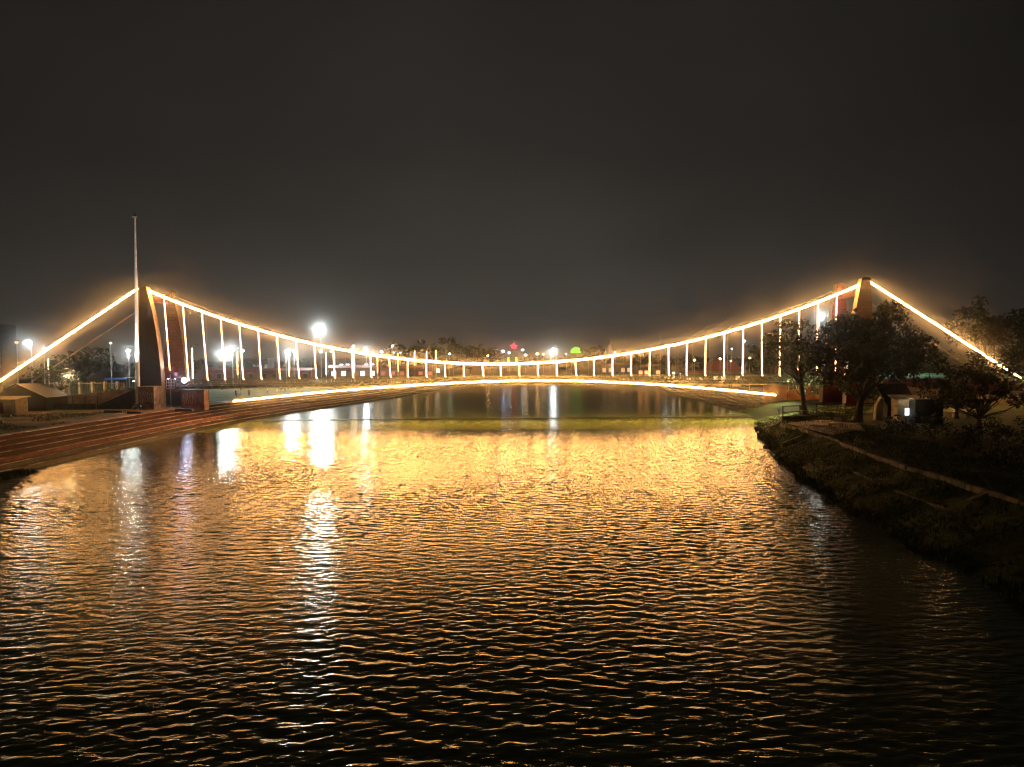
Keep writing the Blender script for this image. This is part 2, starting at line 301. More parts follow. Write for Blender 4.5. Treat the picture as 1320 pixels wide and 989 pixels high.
def build_water():
    xs = np.arange(-58, 60.01, .125); ys = [4.0]
    while ys[-1] < 119: ys.append(ys[-1] + max(.05, min(.13, ys[-1]*.0018)))
    ys = np.array(ys); X, Y = np.meshgrid(xs, ys); Z = np.zeros_like(X)
    g = np.random.default_rng(5)
    # wind waves: sum of sines, running slightly across the river
    s2 = 0
    comps = []
    for i in range(120):
        lam = 0.22*(1.25/0.22)**(g.random()**1.0); k = 2*math.pi/lam
        th = math.pi/2 - R(7) + R(14)*(i % 9 == 0) + g.normal(0, R(15 if lam > .9 else 32))
        slope = (0.75 if lam > 1.0 else 1.0 if lam > .5 else .95)*abs(g.normal(1, .3)); comps.append((k, th, slope, g.random()*6.283)); s2 += slope**2/2
    sc = 0.1/math.sqrt(s2)
    for k, th, slope, ph in comps:
        a = slope*sc/k; A = k*(X*math.cos(th) + Y*math.sin(th)) + ph
        Z += a*(np.sin(A) + .18*np.cos(2*A))
    # gusts: patches with higher and lower waves
    gust = 1 + .3*np.sin(X*.09 + Y*.05 + 1)*np.sin(Y*.11 - X*.03) + .2*np.sin(X*.21 - Y*.17)
    edge = WIND_Y - 1.2*np.sin(X*.11) - .8*np.sin(X*.37 + 1)
    Z *= gust*np.clip((edge - Y)/3.0 + .5, 0.02, 1)
    n, c = X.shape; v = np.stack([X.ravel(), Y.ravel(), Z.ravel()], 1)
    idx = np.arange(n*c).reshape(n, c)
    f = np.stack([idx[:-1,:-1].ravel(), idx[:-1,1:].ravel(), idx[1:,1:].ravel(), idx[1:,:-1].ravel()], 1)
    # the calm reach beyond, and the reach under the camera
    base = len(v)
    xs2 = np.linspace(-58, 80, 40); y2 = np.array([ys[-1], 140, 170, 200, 240, 280, SHORE+1.5]); X2, Y2 = np.meshgrid(xs2, y2)
    v2 = np.stack([X2.ravel(), Y2.ravel(), np.zeros(X2.size)], 1); i2 = np.arange(X2.size).reshape(X2.shape) + base
    f2 = np.stack([i2[:-1,:-1].ravel(), i2[:-1,1:].ravel(), i2[1:,1:].ravel(), i2[1:,:-1].ravel()], 1)
    base3 = base + len(v2); v3 = np.array([(-58,-80,0),(60,-80,0),(60,4,0),(-58,4,0)]); f3 = np.array([[base3,base3+1,base3+2,base3+3]])
    V = np.concatenate([v, v2, v3]); F = np.concatenate([f, f2, f3])
    me = bpy.data.meshes.new('water'); me.vertices.add(len(V)); me.vertices.foreach_set('co', V.astype(np.float32).ravel())
    me.loops.add(F.size); me.loops.foreach_set('vertex_index', F.astype(np.int32).ravel())
    me.polygons.add(len(F)); me.polygons.foreach_set('loop_start', np.arange(0, F.size, 4, dtype=np.int32)); me.polygons.foreach_set('use_smooth', np.ones(len(F), dtype=bool))
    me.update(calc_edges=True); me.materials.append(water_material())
    o = bpy.data.objects.new('water', me); C.objects.link(o); o['kind'] = 'structure'
build_water()

# low weir across the river under the bridge
b = MB(); b.box(-53.2, 47.4, 132.6, 134.8, -1, .05)
tag(b.build('weir', M_DCONC), 'low dark weir line running across the calm water under the bridge', 'weir')

# ------------------------------------------------------------------ stepped embankments
def sweep(ys, f, prof, riser=-1, rnd=None):                       # prof: list of (dx, z); f(y) -> base x
    b = MB(); k = len(prof)
    for y in ys: b.v += [(f(y)+dx, y, z) for dx, z in prof]
    for i in range(len(ys)-1):
        alt = 1 if rnd and rnd.random() < .35 else 0
        for j in range(k):
            a = i*k+j; c = i*k+(j+1)%k; b.f.append((a, c, c+k, a+k)); b.m.append(1 if j == riser else alt)
    b.f.append(tuple(range(k))); b.f.append(tuple((len(ys)-1)*k+j for j in range(k-1,-1,-1))); b.m += [0,0]
    return b
NY = [20 + 2.5*i for i in range(124)]
NS = 7; RISE = ZB/NS; RUN = 1.22
SY = [20] + [float(y) for y in range(30, 120, 6)] + list(range(118, 330, 5)) + [329]
root = thing('river_steps', 'long flight of red stone steps with pale edges down to the water', 'steps', (-54, 100, 0))
for i in range(NS):
    x1 = -i*RUN - .05; x0 = x1 - RUN - .5; z1 = (i+1)*RISE; z0 = max(-1.0, z1 - RISE - .5)
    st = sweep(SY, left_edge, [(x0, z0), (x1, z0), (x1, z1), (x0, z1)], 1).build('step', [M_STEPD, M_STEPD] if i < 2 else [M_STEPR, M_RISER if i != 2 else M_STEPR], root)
    sweep(NY, left_edge, [(x1-.26, z1+.004), (x1+.03, z1+.004), (x1+.03, z1+.07), (x1-.26, z1+.07)], -1, rng).build('nosing', [M_NOSE, M_NOSE2], st)
RY = list(range(146, 286, 5))
root = thing('bank_steps', 'pale grey stone steps on the far side of the bridge opposite', 'steps', (50, 190, 0))
for i in range(6):
    x0 = i*1.5; z1 = (i+1)*.5
    sweep(RY, right_edge, [(x0, z1), (x0, z1-1.0), (x0+2.0, z1-1.0), (x0+2.0, z1)]).build('step', M_STONE, root)

# promenade on top of the left steps, roads
b = MB()
for y0, y1 in zip(SY, SY[1:]):
    for (da, db) in ((-8.75, -13.2),):
        b.quad((left_edge(y0)+db, y0, ZB+.02), (left_edge(y0)+da, y0, ZB+.02), (left_edge(y1)+da, y1, ZB+.02), (left_edge(y1)+db, y1, ZB+.02))
pr = struct('promenade_path', MB(), M_PROM); C.objects.unlink(pr); bpy.data.objects.remove(pr)
bb = MB(); bb.v = b.v; keep = [i for i, f in enumerate(b.f) if b.v[f[0]][1] >= 112]; bb.f = [b.f[i] for i in keep]; bb.m = [0]*len(keep)
struct('path', bb, M_PROM)
b = MB()
for y0 in range(146, 260, 6):
    y1 = y0+6; b.quad((-150, y0, ZB+.2), (left_edge(y0)-13.3, y0, ZB+.03), (left_edge(y1)-13.3, y1, ZB+.03), (-150, y1, ZB+.2))
o = struct('lawn', b, M_LAWN)
b = MB()
for y0 in range(112, 150, 2):
    y1 = y0+2; b.quad((right_edge(y0)+slope_w(y0)*.98+.2, y0, ZR+.03), (78, y0, ZR+.06), (78, y1, ZR+.06), (right_edge(y1)+slope_w(y1)*.98+.2, y1, ZR+.03))
struct('bank_lawn', b, M_LAWN)

# ------------------------------------------------------------------ the suspension bridge
YN = 128.0; YF = 136.5
PXM = 880/YN
XL, XR = -68.7, 65.8; XM = (XL+XR)/2 - .6
ZT = 25.4
def cable_z(x): return 10.75 + (ZT-10.75)*((x-XM)/(XR-XM if x > XM else XM-XL))**2
def deck_z(x): return 8.0 + .45*(1 - ((x-XM)/66)**2)
bridge = thing('suspension_bridge', 'suspension footbridge with glowing golden cables spanning the river', 'bridge', (0, (YN+YF)/2, 3))
def leg_poly(side, y):
    if side < 0:
        inner = [(192.5,371),(196,384),(200.5,402),(205,425),(208.5,450),(211.5,478),(213,500),(214,526)]
        outer = [(183,526),(183,480),(183.3,440),(184,400),(185.5,371)]
        P = [at(px, py, YN) for px, py in inner + outer]
    else:
        inner = [(1107,360),(1104.5,372),(1101,390),(1096.5,414),(1092.5,440),(1089,470),(1087,500),(1086,528)]
        outer = [(1121,528),(1121,480),(1120.5,440),(1120,400),(1117.5,360)]
        P = [at(px, py, YN) for px, py in inner + outer]
    P = [Vector((p.x, y, p.z)) for p in P]
    for p in P:
        if p.z < 4: p.z = 1.9
    return P, len(inner)
for side in (-1, 1):
    tw = thing('tower', None, None, (XL if side < 0 else XR, (YN+YF)/2, 3)); tw['kind'] = 'thing'; tw.parent = bridge; tw.matrix_parent_inverse = bridge.matrix_world.inverted()
    for yy, near in ((YN-1.3, True), (YF-.2, False)):
        P, ni = leg_poly(side, yy)
        lg = MB().prism(P, (0, 1.5, 0)).build('leg', M_TOWER_UNLIT if (side < 0 and near) else M_TOWER_VIOLET_LIT if side < 0 else M_TOWER, tw)
        # river-facing edge, its lit tone put into a pale band
        b = MB(); off = .03*(1 if side < 0 else -1)
        for i in range(ni-1):
            a, c = P[i], P[i+1]
            b.prism([a+Vector((off,.06,0)), c+Vector((off,.06,0)), c+Vector((-off,.06,0)), a+Vector((-off,.06,0))], (0, 1.38, 0))
        b.build('edge_band', M_TOWER_EDGE_LIT, lg)
        b = MB(); t = (P[0]+P[-1])/2
        b.box(t.x-.6, t.x+.6, yy-.1, yy+1.6, t.z+.003, t.z+.16); b.box(t.x-.35, t.x+.35, yy+.2, yy+1.3, t.z+.16, t.z+.3)
        b.build('saddle', M_STEEL, lg)
    xs = XL-.2 if side < 0 else XR+.2
    xi = xs + (2.0 if side < 0 else -2.0)
    b = MB()
    b.box(xs-.5, xs+.5, YN+.25, YF-.25, 23.2, 24.1); b.build('crossbeam', M_TOWER, tw)
    b = MB(); b.box(xi-.5, xi+.5, YN+.25, YF-.25, 9.6, 10.6); b.build('crossbeam', M_REDR, tw)
    b = MB(); b.box(xi-.6, xi+.6, YN+.25, YF-.25, 5.6, 6.55); b.build('crossbeam', M_TOWER, tw)
# main cables
def xseq(a, c, n): return [a + (c-a)*i/n for i in range(n+1)]
for yy, near in ((YN-.2, True), (YF+.6, False)):
    pts = [(x, yy, cable_z(x)) for x in xseq(XL+.5, XR-.5, 56)]
    cb = MB().tube(pts, .11, 6).build('main_cable', M_CABLE, bridge)
    if near:
        MB().tube([(x, y-.16, z+.05) for x, y, z in pts], .17, 6).build('light_tube', L_CABLE, cb)
    for side in (-1, 1):
        a = (XL-.8, yy, ZT-.05) if side < 0 else (XR+.8, yy, ZT+.25)
        e2 = at(-95, 556, YN) if side < 0 else at(1352, 512, YN)
        e2 = (e2.x, yy, e2.z)
        L = MB().tube([a, e2], .11, 6).build('back_stay', M_CABLE, bridge)
        f = lambda t: tuple(a[i] + (e2[i]-a[i])*t - (.16 if i == 1 else 0) for i in range(3))
        if near:
            MB().tube([f(i/24) for i in range(25)][: (25 if side < 0 else 21)], .16, 6).build('light_tube', L_CABLE, L)
            if side > 0: MB().tube([f(.87), f(.9)], .1, 6).build('light_tube', L_CABLE, L)
        else:
            for t0, t1 in ((.05,.11),(.16,.24),(.31,.37),(.42,.47)) if side < 0 else ((.08,.16),(.5,.56)):
                MB().tube([f(t0), f(t1)], .05, 5).build('light_tube', L_STAY, L)
        b = MB(); b.prism([(e2[0]-1.6, yy-1.2, 1.5), (e2[0]+1.6, yy-1.2, 1.5), (e2[0]+1.2, yy-1.2, e2[2]+.6), (e2[0]-1.2, yy-1.2, e2[2]+.6)], (0, 2.4, 0)); b.build('anchor_block', M_CONC, bridge)
# hangers: the near ones carry light tubes
for i in range(37):
    px = 214 + 23.97*i; x = at(px, 440, YN).x
    sh = max(0, (13-i)/13)*.72 + (.2 if i % 5 == 2 else 0); zt = cable_z(x)-.05; x2 = x + sh - (.08 if i > 24 else 0); zb = deck_z(x2) + .05
    if i == 0: zb += 2.0
    hg = MB().tube([(x, YN-.2, zt), (x2, YN-.2, zb-.1)], .045, 5).build('hanger', M_CABLE, bridge)
    q = rng.uniform(-.05, .05)
    MB().tube([(x, YN-.32, zt-.15), (x*.5+x2*.5+q, YN-.33, (zt+zb)/2), (x2+q*.5, YN-.32, zb+.1), (x2+.18, YN-.32, zb+.02)], .118, 6).build('light_tube', L_HANG, hg)
    MB().tube([(x, YF+.6, zt), (x+sh*.4, YF+.2, zb-.1)], .035, 4).build('hanger', M_GREY, bridge)
# deck and lattice girders
dx = xseq(XL-3.5, XR+3.5, 40)
b = MB()
for x0, x1 in zip(dx, dx[1:]):
    z0, z1 = deck_z(x0)-1.2, deck_z(x1)-1.2
    b.prism([(x0, YN+.1, z0), (x1, YN+.1, z1), (x1, YN+.1, z1-.25), (x0, YN+.1, z0-.25)], (0, YF-YN-.2, 0))
b.build('deck', M_ASPH, bridge)
b = MB()
for x in dx[1:-1]: b.box(x-.12, x+.12, YN+.15, YF-.15, deck_z(x)-1.85, deck_z(x)-1.46)
b.build('floor_beam', M_STEEL, bridge)['kind'] = 'stuff'
for yy in (YN, YF):
    b = MB(); n = 92; xs = xseq(XL+1.0, XR-1.0, n)
    b.tube([(x, yy, deck_z(x)) for x in xs], .09, 6); b.tube([(x, yy, deck_z(x)-1.55) for x in xs], .1, 6)
    for j in range(n):
        x0, x1 = xs[j], xs[j+1]
        b.tube([(x0, yy-.03, deck_z(x0)), (x1, yy-.03, deck_z(x1)-1.55)], .055, 4); b.tube([(x1, yy+.03, deck_z(x1)), (x0, yy+.03, deck_z(x0)-1.55)], .055, 4)
        b.tube([(x0, yy, deck_z(x0)-1.55), (x0, yy, deck_z(x0))], .05, 4)
    gd = b.build('lattice_girder', M_STEEL, bridge)
    b = MB()
    for x0, x1 in zip(xs, xs[1:]):
        b.prism([(x0, yy+.1, deck_z(x0)-1.05), (x1, yy+.1, deck_z(x1)-1.05), (x1, yy+.1, deck_z(x1)-1.5), (x0, yy+.1, deck_z(x0)-1.5)], (0, .02, 0))
    b.build('kick_panel', mat('panel_green', (0.012, 0.015, 0.006), .7, .5, 1.2, .2, col2=(.04, .042, .018)), gd)
# the lit arch below the deck, bank to bank
aL = at(303, 517, YN); aR = at(998, 509, YN); cr = at(690, 490.3, YN); 
def arch_z(x):
    t = (x-cr.x)/((cr.x-aL.x) if x < cr.x else (aR.x-cr.x)); e0 = aL.z if x < cr.x else aR.z
    return cr.z - (cr.z-e0)*(abs(t)**1.75)
for yy, near in ((YN-.5, True), (YF+.3, False)):
    pts = [(x, yy, arch_z(x)-.08) for x in xseq(aL.x, aR.x, 50)]
    ar = MB().tube(pts, .16, 6).build('arch_rib', M_STEEL, bridge)
    if near: MB().tube([(x, y-.22, z+.06) for x, y, z in pts], .14, 6).build('light_tube', L_CABLE, ar)
    else: MB().tube([(x, y+.2, z-.14) for x, y, z in pts], .1, 5).build('light_tube', emit('led_far_arch', WARM, 60), ar)
for fr in (.12,.3,.5,.7,.88):
    x = aL.x + (aR.x-aL.x)*fr
    if deck_z(x)-1.6 - arch_z(x) > .25: MB().tube([(x, YN-.3, arch_z(x)), (x+.5, YN-.05, deck_z(x)-1.5)], .06, 5).build('strut', M_STEEL, bridge)
    MB().tube([(x, YN-.5, arch_z(x)-.1), (x, YF+.3, arch_z(x)-.1)], .09, 5).build('cross_tie', M_STEEL, bridge)

# floodlights at the foot of the left tower
def spot(loc, target, power, col, size=1.0, parent=None, name='beam'):
    l = bpy.data.lights.new(name, 'SPOT'); l.energy = power; l.color = col; l.spot_size = size; l.spot_blend = .6; l.shadow_soft_size = .15
    o = bpy.data.objects.new(name, l); C.objects.link(o); d = Vector(target)-Vector(loc)
    o.location = loc; o.rotation_euler = d.to_track_quat('-Z', 'Y').to_euler()
    if parent is not None: o.parent = parent; o.matrix_parent_inverse = parent.matrix_world.inverted()
    return o
def point(loc, power, col, parent, r=.3):
    l = bpy.data.lights.new('bulb_light', 'POINT'); l.energy = power; l.color = col; l.shadow_soft_size = r
    o = bpy.data.objects.new('bulb_light', l); C.objects.link(o); o.location = loc
    o.parent = parent; o.matrix_parent_inverse = parent.matrix_world.inverted(); return o
def floodlight(p, target, label, power, col, em, r=.2, group=None):
    f = thing('floodlight', label, 'floodlight', p, group); d = (Vector(target)-p).normalized()
    MB().tube([p-d*.25, p, p+d*.05], [r*.5, r*1.15, r*1.2], 10).build('housing', M_DARKM, f)
    MB().tube([p+d*.055, p+d*.09], [r*1.1, r*.9], 10).build('lens', em, f)
    MB().tube([p-d*.15, p-d*.15-Vector((0,0,.5))], .04, 5).build('bracket', M_DARKM, f)
    if power: spot(p+d*.15, target, power, col, R(50), f)
    return f
p = at(217, 489, YN-.8); floodlight(p, at(203, 400, YN+.4), 'white floodlight shining up the pale edge of the left tower', 2600, (.9, .93, 1), L_BLUE, .16)
p = at(237.5, 490.5, YN-.6); floodlight(p, (0, 20, 6), 'round bluish floodlight glaring on the deck end beside the left tower', 0, (1, 1, 1), L_BLUE, .42)
p = at(226, 489, YF-.5); floodlight(p, at(226, 400, YF+1), 'small violet floodlight between the legs of the left tower', 1500, (.75, .6, 1), L_DIM, .12)

p = at(1086, 497, YN-1.2); floodlight(p, at(1112, 380, YN), 'floodlight hidden by leaves at the foot of the red right tower', 9000, (1, .9, .8), L_HOOD, .14)
p = at(1062, 470, 125.5); f_ = floodlight(p, Vector((p.x-11, 120, 1.2)), 'unseen floodlight on a post added behind the big tree to light the green bank', 70000, (1, .9, .5), L_HOOD, .14)
[c for c in f_.children if c.type == 'LIGHT'][0].data.spot_size = R(62)  # unseen lamp and post added to brighten the bank
MB().tube([(p.x, 125.7, ZR-.2), (p.x, 125.7, p.z-.3)], .07, 6).build('post', M_DARKM, f_)
p = Vector((58.5, 144.5, 7.5)); f_ = floodlight(p, Vector((49, 137, .8)), 'unseen floodlight on a post added beside the orange wall to light the grass', 9000, (1, .88, .4), L_HOOD, .14)
[c for c in f_.children if c.type == 'LIGHT'][0].data.spot_size = R(95)  # second unseen lamp, added for the grass the deck shades
MB().tube([(p.x, 144.8, ZR-.2), (p.x, 144.8, p.z-.3)], .07, 6).build('post', M_DARKM, f_)
# ------------------------------------------------------------------ lamps
def mast(label, px, py, Y, zg, panels=(2, 1), w=1.2, em=None, group=None, power=0):
    t = at(px, py, Y); o = thing('floodlight_mast', label, 'light mast', (t.x, Y, zg), group)
    MB().tube([(t.x, Y, zg), (t.x, Y, t.z-.6)], [.22, .11], 8).build('pole', M_GREY, o)
    hd = MB().box(t.x-w*panels[0]/2-.1, t.x+w*panels[0]/2+.1, Y-.05, Y+.1, t.z-w*panels[1]*.4-.1, t.z+w*panels[1]*.4+.1).build('lamp_frame', M_DARKM, o)
    for i in range(panels[0]):
        for j in range(panels[1]):
            x = t.x + (i-(panels[0]-1)/2)*w; z = t.z + (j-(panels[1]-1)/2)*w*.8
            MB().tube([(x, Y-.06, z), (x, Y-.3, z-.06)], [w*.38, w*.42], 10).build('lamp', em or L_FLOOD, o)
    if power: point((t.x, Y-1.2, t.z), power, WHITE, o, .6)
    return o
def street_lamp(label, px, py, Y, zg, em=None, r=.22, arm=.0, group=None, power=0, col=WHITE):
    t = at(px, py, Y); o = thing('street_lamp', label, 'street lamp', (t.x-arm, Y, zg), group)
    MB().tube([(t.x-arm, Y, zg), (t.x-arm, Y, t.z+.1)], [.12, .07], 7).build('pole', M_GREY, o)
    if arm: MB().tube([(t.x-arm, Y, t.z+.1), (t.x-arm*.4, Y, t.z+.35), (t.x, Y, t.z+.28)], .05, 5).build('arm', M_GREY, o)
    MB().lathe((t.x, Y, t.z+.0), [(r*.3, r*1.1), (r*1.15, r*.8), (r*1.1, r*.55)], 9).build('lamp_shade', M_DARKM, o)
    MB().ball((t.x, Y, t.z-r*.2), r, 9, .8).build('bulb', em or L_WHITE, o, True)
    if power: point((t.x, Y, t.z-r*1.6), power, col, o, .3)
    return o
def column(label, px, ptop, pbot, Y, zg, group='lit columns along the left promenade'):
    t = at(px, ptop, Y); bo = at(px, pbot, Y); o = thing('lamp_column', label, 'lamp column', (t.x, Y, zg), group)
    MB().tube([(t.x, Y, zg), (t.x, Y, t.z+.5)], [.13, .09], 7).build('pole', M_GREY, o)
    MB().tube([(t.x, Y-.16, bo.z), (t.x, Y-.13, t.z)], .11, 6).build('light_tube', L_COL, o)
    MB().tube([(t.x, Y, t.z+.5), (t.x+.9, Y, t.z+.75)], .045, 5).build('arm', M_GREY, o)
    MB().box(t.x+.7, t.x+1.25, Y-.12, Y+.12, t.z+.68, t.z+.8).build('lamp_head', M_DARKM, o)
ZL = ZB
for a in [
    ('glowing lamp column on the dirt behind the left back stay', 62.5, 463, 476, 140, ZL),
    ('glowing lamp column just outside the left bridge tower, beside the flagpole', 183.6, 466, 483, 150, ZL),
    ('tallest glowing lamp column, beside the second lit hanger', 248, 449, 488, 152, ZL),
    ('glowing lamp column between the fourth and fifth lit hangers', 306, 455, 483, 172, ZL),
    ('glowing lamp column below the twin white globes', 372.5, 455, 485, 196, ZL),
    ('glowing lamp column right of the tall floodlight mast', 420.3, 454.5, 483, 216, ZL),
    ('short glowing lamp column left of the small white lamp cluster', 431.3, 458, 470, 260, ZL),
    ('glowing lamp column under the brightest lamp cluster', 456.3, 456, 480, 236, ZL),
    ('glowing lamp column in front of the red stall wall', 486.4, 456, 480, 255, ZL),
    ('glowing lamp column crossing the cable at the end of the red stalls', 512.8, 455.5, 479, 272, ZL),
    ('first of three glowing columns standing above the cable', 534.6, 452.5, 472, 290, ZL),
    ('second of three glowing columns standing above the cable', 550, 453, 473, 305, ZL),
    ('third and shortest of the columns standing above the cable', 562, 452, 467, 318, ZL)]: column(*a)
sm = mast('very bright tall stadium floodlight mast rising above the bridge cable', 413.5, 424, 300, ZL, (2, 1), 1.3, em=emit('lamp_stadium', WHITE, 120), power=9000)
p = at(413.5, 424, 300); d = Vector((-p.x*.9, -300, 0)).normalized()   # added beam with cut-off top, to strengthen the lamp's streak on the water
sb = spot(p + Vector((0, -1, 0)), p + d*100 + Vector((0, 0, -math.tan(R(29.2))*100)), 120000, WHITE, R(50), sm); sb.data.spot_blend = .06; sb.data.shadow_soft_size = 2.2
mast('bright twin floodlight mast behind the third lit hanger', 290, 456.5, 215, ZL, (2, 1), .6, power=7000)
mast('bright floodlight mast right of the twin floodlight', 299.5, 451.5, 232, ZL, (1, 1), .9, power=4000)
mast('bluish floodlight mast above the cable left of the red stalls', 472, 452, 280, ZL, (2, 1), .7, em=L_BLUE, power=4000)
mast('white floodlight mast shining through the crown of the right trees', 1056.5, 408, 185, ZR, (1, 1), .9, power=2500)
mast('white floodlight mast at the left edge behind the back stay', 40, 442.5, 175, ZL, (1, 1), .55, power=2500)
mast('white floodlight mast where the cable meets the eighth right hanger', 858.5, 445.5, 240, ZR, (1, 1), .8, em=L_WHITE)
G1 = None
for a in [
    ('white street lamp left of the flagpole, with a yellow band on its pole', 165.5, 452, 158, ZL, L_WHITE, .42, 0, None, 3000),
    ('white street lamp half hidden behind the flagpole', 180.5, 453, 160, ZL, L_WHITE, .55, 0, None, 4000),
    ('small white lamp on a thin tall post left of the twin lamps', 142.5, 442, 170, ZL, L_DIM, .16, 0),
    ('small white lamp beside the lower end of the left back stay', 56.5, 449, 168, ZL, L_WHITE, .28, .0, None, 1500),
    ('dull orange lamp near the grey building at the left edge', 21.5, 441, 190, ZL, emit('lamp_orange', (1, .45, .2), 1.5), .5, 0),
    ('white globe lamp just right of the lit hanger near the fifth', 313, 452, 176, ZL, L_DIM, .3, .8),
    ('left one of the twin white globe lamps above the lawn', 368.5, 452.5, 198, ZL, L_WHITE, .28, 0, None, 5000),
    ('right one of the twin white globe lamps above the lawn', 379.5, 452.5, 198, ZL, L_WHITE, .36, 0, None, 6000),
    ('white lamp directly below the tall stadium mast', 413.5, 452.5, 230, ZL, L_WHITE, .5, 0),
    ('tiny pink lamp right of the stadium mast', 426.5, 453, 250, ZL, emit('lamp_pink', (1, .6, .5), 20), .25, 0),
    ('small white lamp over the short glowing column', 430.5, 457, 262, ZL, L_DIM, .3, 0),
    ('topmost white lamp of the bright cluster at the cable', 455.5, 446.5, 268, ZL, L_WHITE, .36, 0),
    ('left white lamp of the bright cluster at the cable', 452.5, 450.5, 262, ZL, L_DIM, .4, 0),
    ('largest white lamp of the bright cluster at the cable', 457.5, 452.5, 262, ZL, L_WHITE, .55, 0),
    ('white lamp above the left end of the red stalls', 480.8, 454.2, 262, ZL, L_DIM, .28, 0),
    ('round white lamp above the middle of the red stalls', 492, 453.3, 275, ZL, L_WHITE, .36, 0),
    ('small high white lamp above the red stalls', 506, 446, 300, ZL, L_DIM, .4, 0),
    ('dim lamp beside the high white lamp above the red stalls', 507.5, 454.5, 300, ZL, L_WARM, .22, 0),
    ('dim lamp right of the high white lamp above the red stalls', 516, 454.5, 300, ZL, L_WARM, .22, 0),
    ('pale green-white lamp left of the dark tree group', 579.6, 456, 345, ZL, emit('lamp_greenish', (.8, 1, .6), 22), .5, 0),
    ('small warm lamp in front of the round dark tree', 629, 458.4, 350, ZL, L_WARM, .4, 0),
    ('bright bluish lamp left of the red neon sign', 648.5, 452.7, 380, ZL, L_BLUE, .55, 0),
    ('smaller bluish lamp under the red neon sign', 656.5, 454.9, 385, ZL, L_BLUE, .36, 0),
    ('white lamp right of the red neon sign', 674, 451, 390, ZL, L_WHITE, .5, 0),
    ('warm white lamp below right of the red neon sign', 677.5, 457.5, 380, ZL, L_WARM, .55, 0),
    ('warm white lamp between the red sign and the bright lakeside lamp', 692.5, 456, 380, ZL, L_WARM, .6, 0),
    ('tiny warm lamp left of the bright lakeside lamp', 700.5, 456.7, 395, ZL, L_WARM, .36, 0),
    ('very bright white lakeside lamp with a long reflection', 713, 450.5, 352, ZL, L_FLOOD, .5, 0, None, 6000),
    ('tiny lamp just left under the bright lakeside lamp', 709, 456.5, 390, ZL, L_DIM, .25, 0),
    ('tiny lamp just right under the bright lakeside lamp', 717, 456.5, 390, ZL, L_WARM, .3, 0),
    ('tiny warm lamp alone under the green lit dome', 730, 456.5, 400, ZL, L_WARM, .36, 0),
    ('small pale lamp below the grey temple spire', 793, 454, 330, ZL, L_WARM, .3, 0),
    ('warm lamp on a post left of the red roofed house', 895.3, 464.3, 200, ZR, L_WARM, .26, 0),
    ('warm lamp over the ridge of the red roofed house', 928.3, 462.3, 205, ZR, L_WARM, .28, 0),
    ('tiny orange lamp right of the red roof ridge', 942, 465.3, 205, ZR, L_WARM, .2, 0),
    ('orange lamp between the red roofed house and the trees', 966.5, 461.5, 190, ZR, emit('lamp_orange2', (1, .5, .15), 30), .25, 0),
    ('round white lamp beside the twelfth hanger from the right', 959.3, 439.6, 210, ZR, L_WHITE, .36, 0),
    ('tiny white lamp high over the red roofed house', 943.3, 449.5, 230, ZR, L_DIM, .2, 0)]: street_lamp(*a)
# bright lamp low at the far shore, under the lakeside lamp
p = at(713, 489, 333); f = floodlight(p, (p.x, 0, 8), 'bright white floodlight low on the far shore under the arch', 0, (1,1,1), L_FLOOD, .55)

# ------------------------------------------------------------------ flagpole
fp = at(177.5, 492, 124); ft = at(174, 281, 124)
o = thing('flagpole', 'very tall white flagpole in front of the left bridge tower', 'flagpole', (fp.x, 124, ZB))
MB().tube([(fp.x, 124, ZB), (fp.x, 124, fp.z), (fp.x*.5+ft.x*.5, 124, (fp.z+ft.z)/2), (ft.x, 124, ft.z)], [.42, .40, .27, .13], 10, False).build('pole', M_WHITEP, o, True)
b = MB(); b.lathe((ft.x, 124, ft.z), [(.1,0),(.45,.12),(.5,.2),(.2,.28),(.1,.5),(.05,1.0)], 9); b.tube([(ft.x-.7, 124, ft.z+.1), (ft.x+.7, 124, ft.z+.1)], .05, 5); b.build('finial', M_DARKM, o)
MB().lathe((fp.x, 124, ZB), [(1.1,0),(1.1,.5),(.8,.55),(.8,1.0),(.5,1.05)], 12).build('base', M_CONC, o)
lp = Vector((fp.x+.25, 122.2, 8.2))
fl = floodlight(lp, (ft.x*.6+fp.x*.4, 124, 24), 'small floodlight aimed up the tall white flagpole', 40000, (.92, .96, 1), L_DIM, .14)
[c for c in fl.children if c.type == 'LIGHT'][0].data.spot_size = R(34)
MB().tube([lp-Vector((0,0,.4)), (lp.x, lp.y, ZB)], .05, 5).build('post', M_DARKM, fl)

lp = Vector((fp.x+4.5, 116.5, ZB+1.0)); fl = floodlight(lp, (ft.x, 124, 36), 'added low floodlight above the red steps to brighten the top of the flagpole', 16000, (.92, .96, 1), L_HOOD, .14)
[c for c in fl.children if c.type == 'LIGHT'][0].data.spot_size = R(20)  # extra lamp put in because the upper pole stayed too dim
MB().tube([lp-Vector((0,0,.4)), (lp.x, lp.y, ZB-.1)], .05, 5).build('post', M_DARKM, fl)

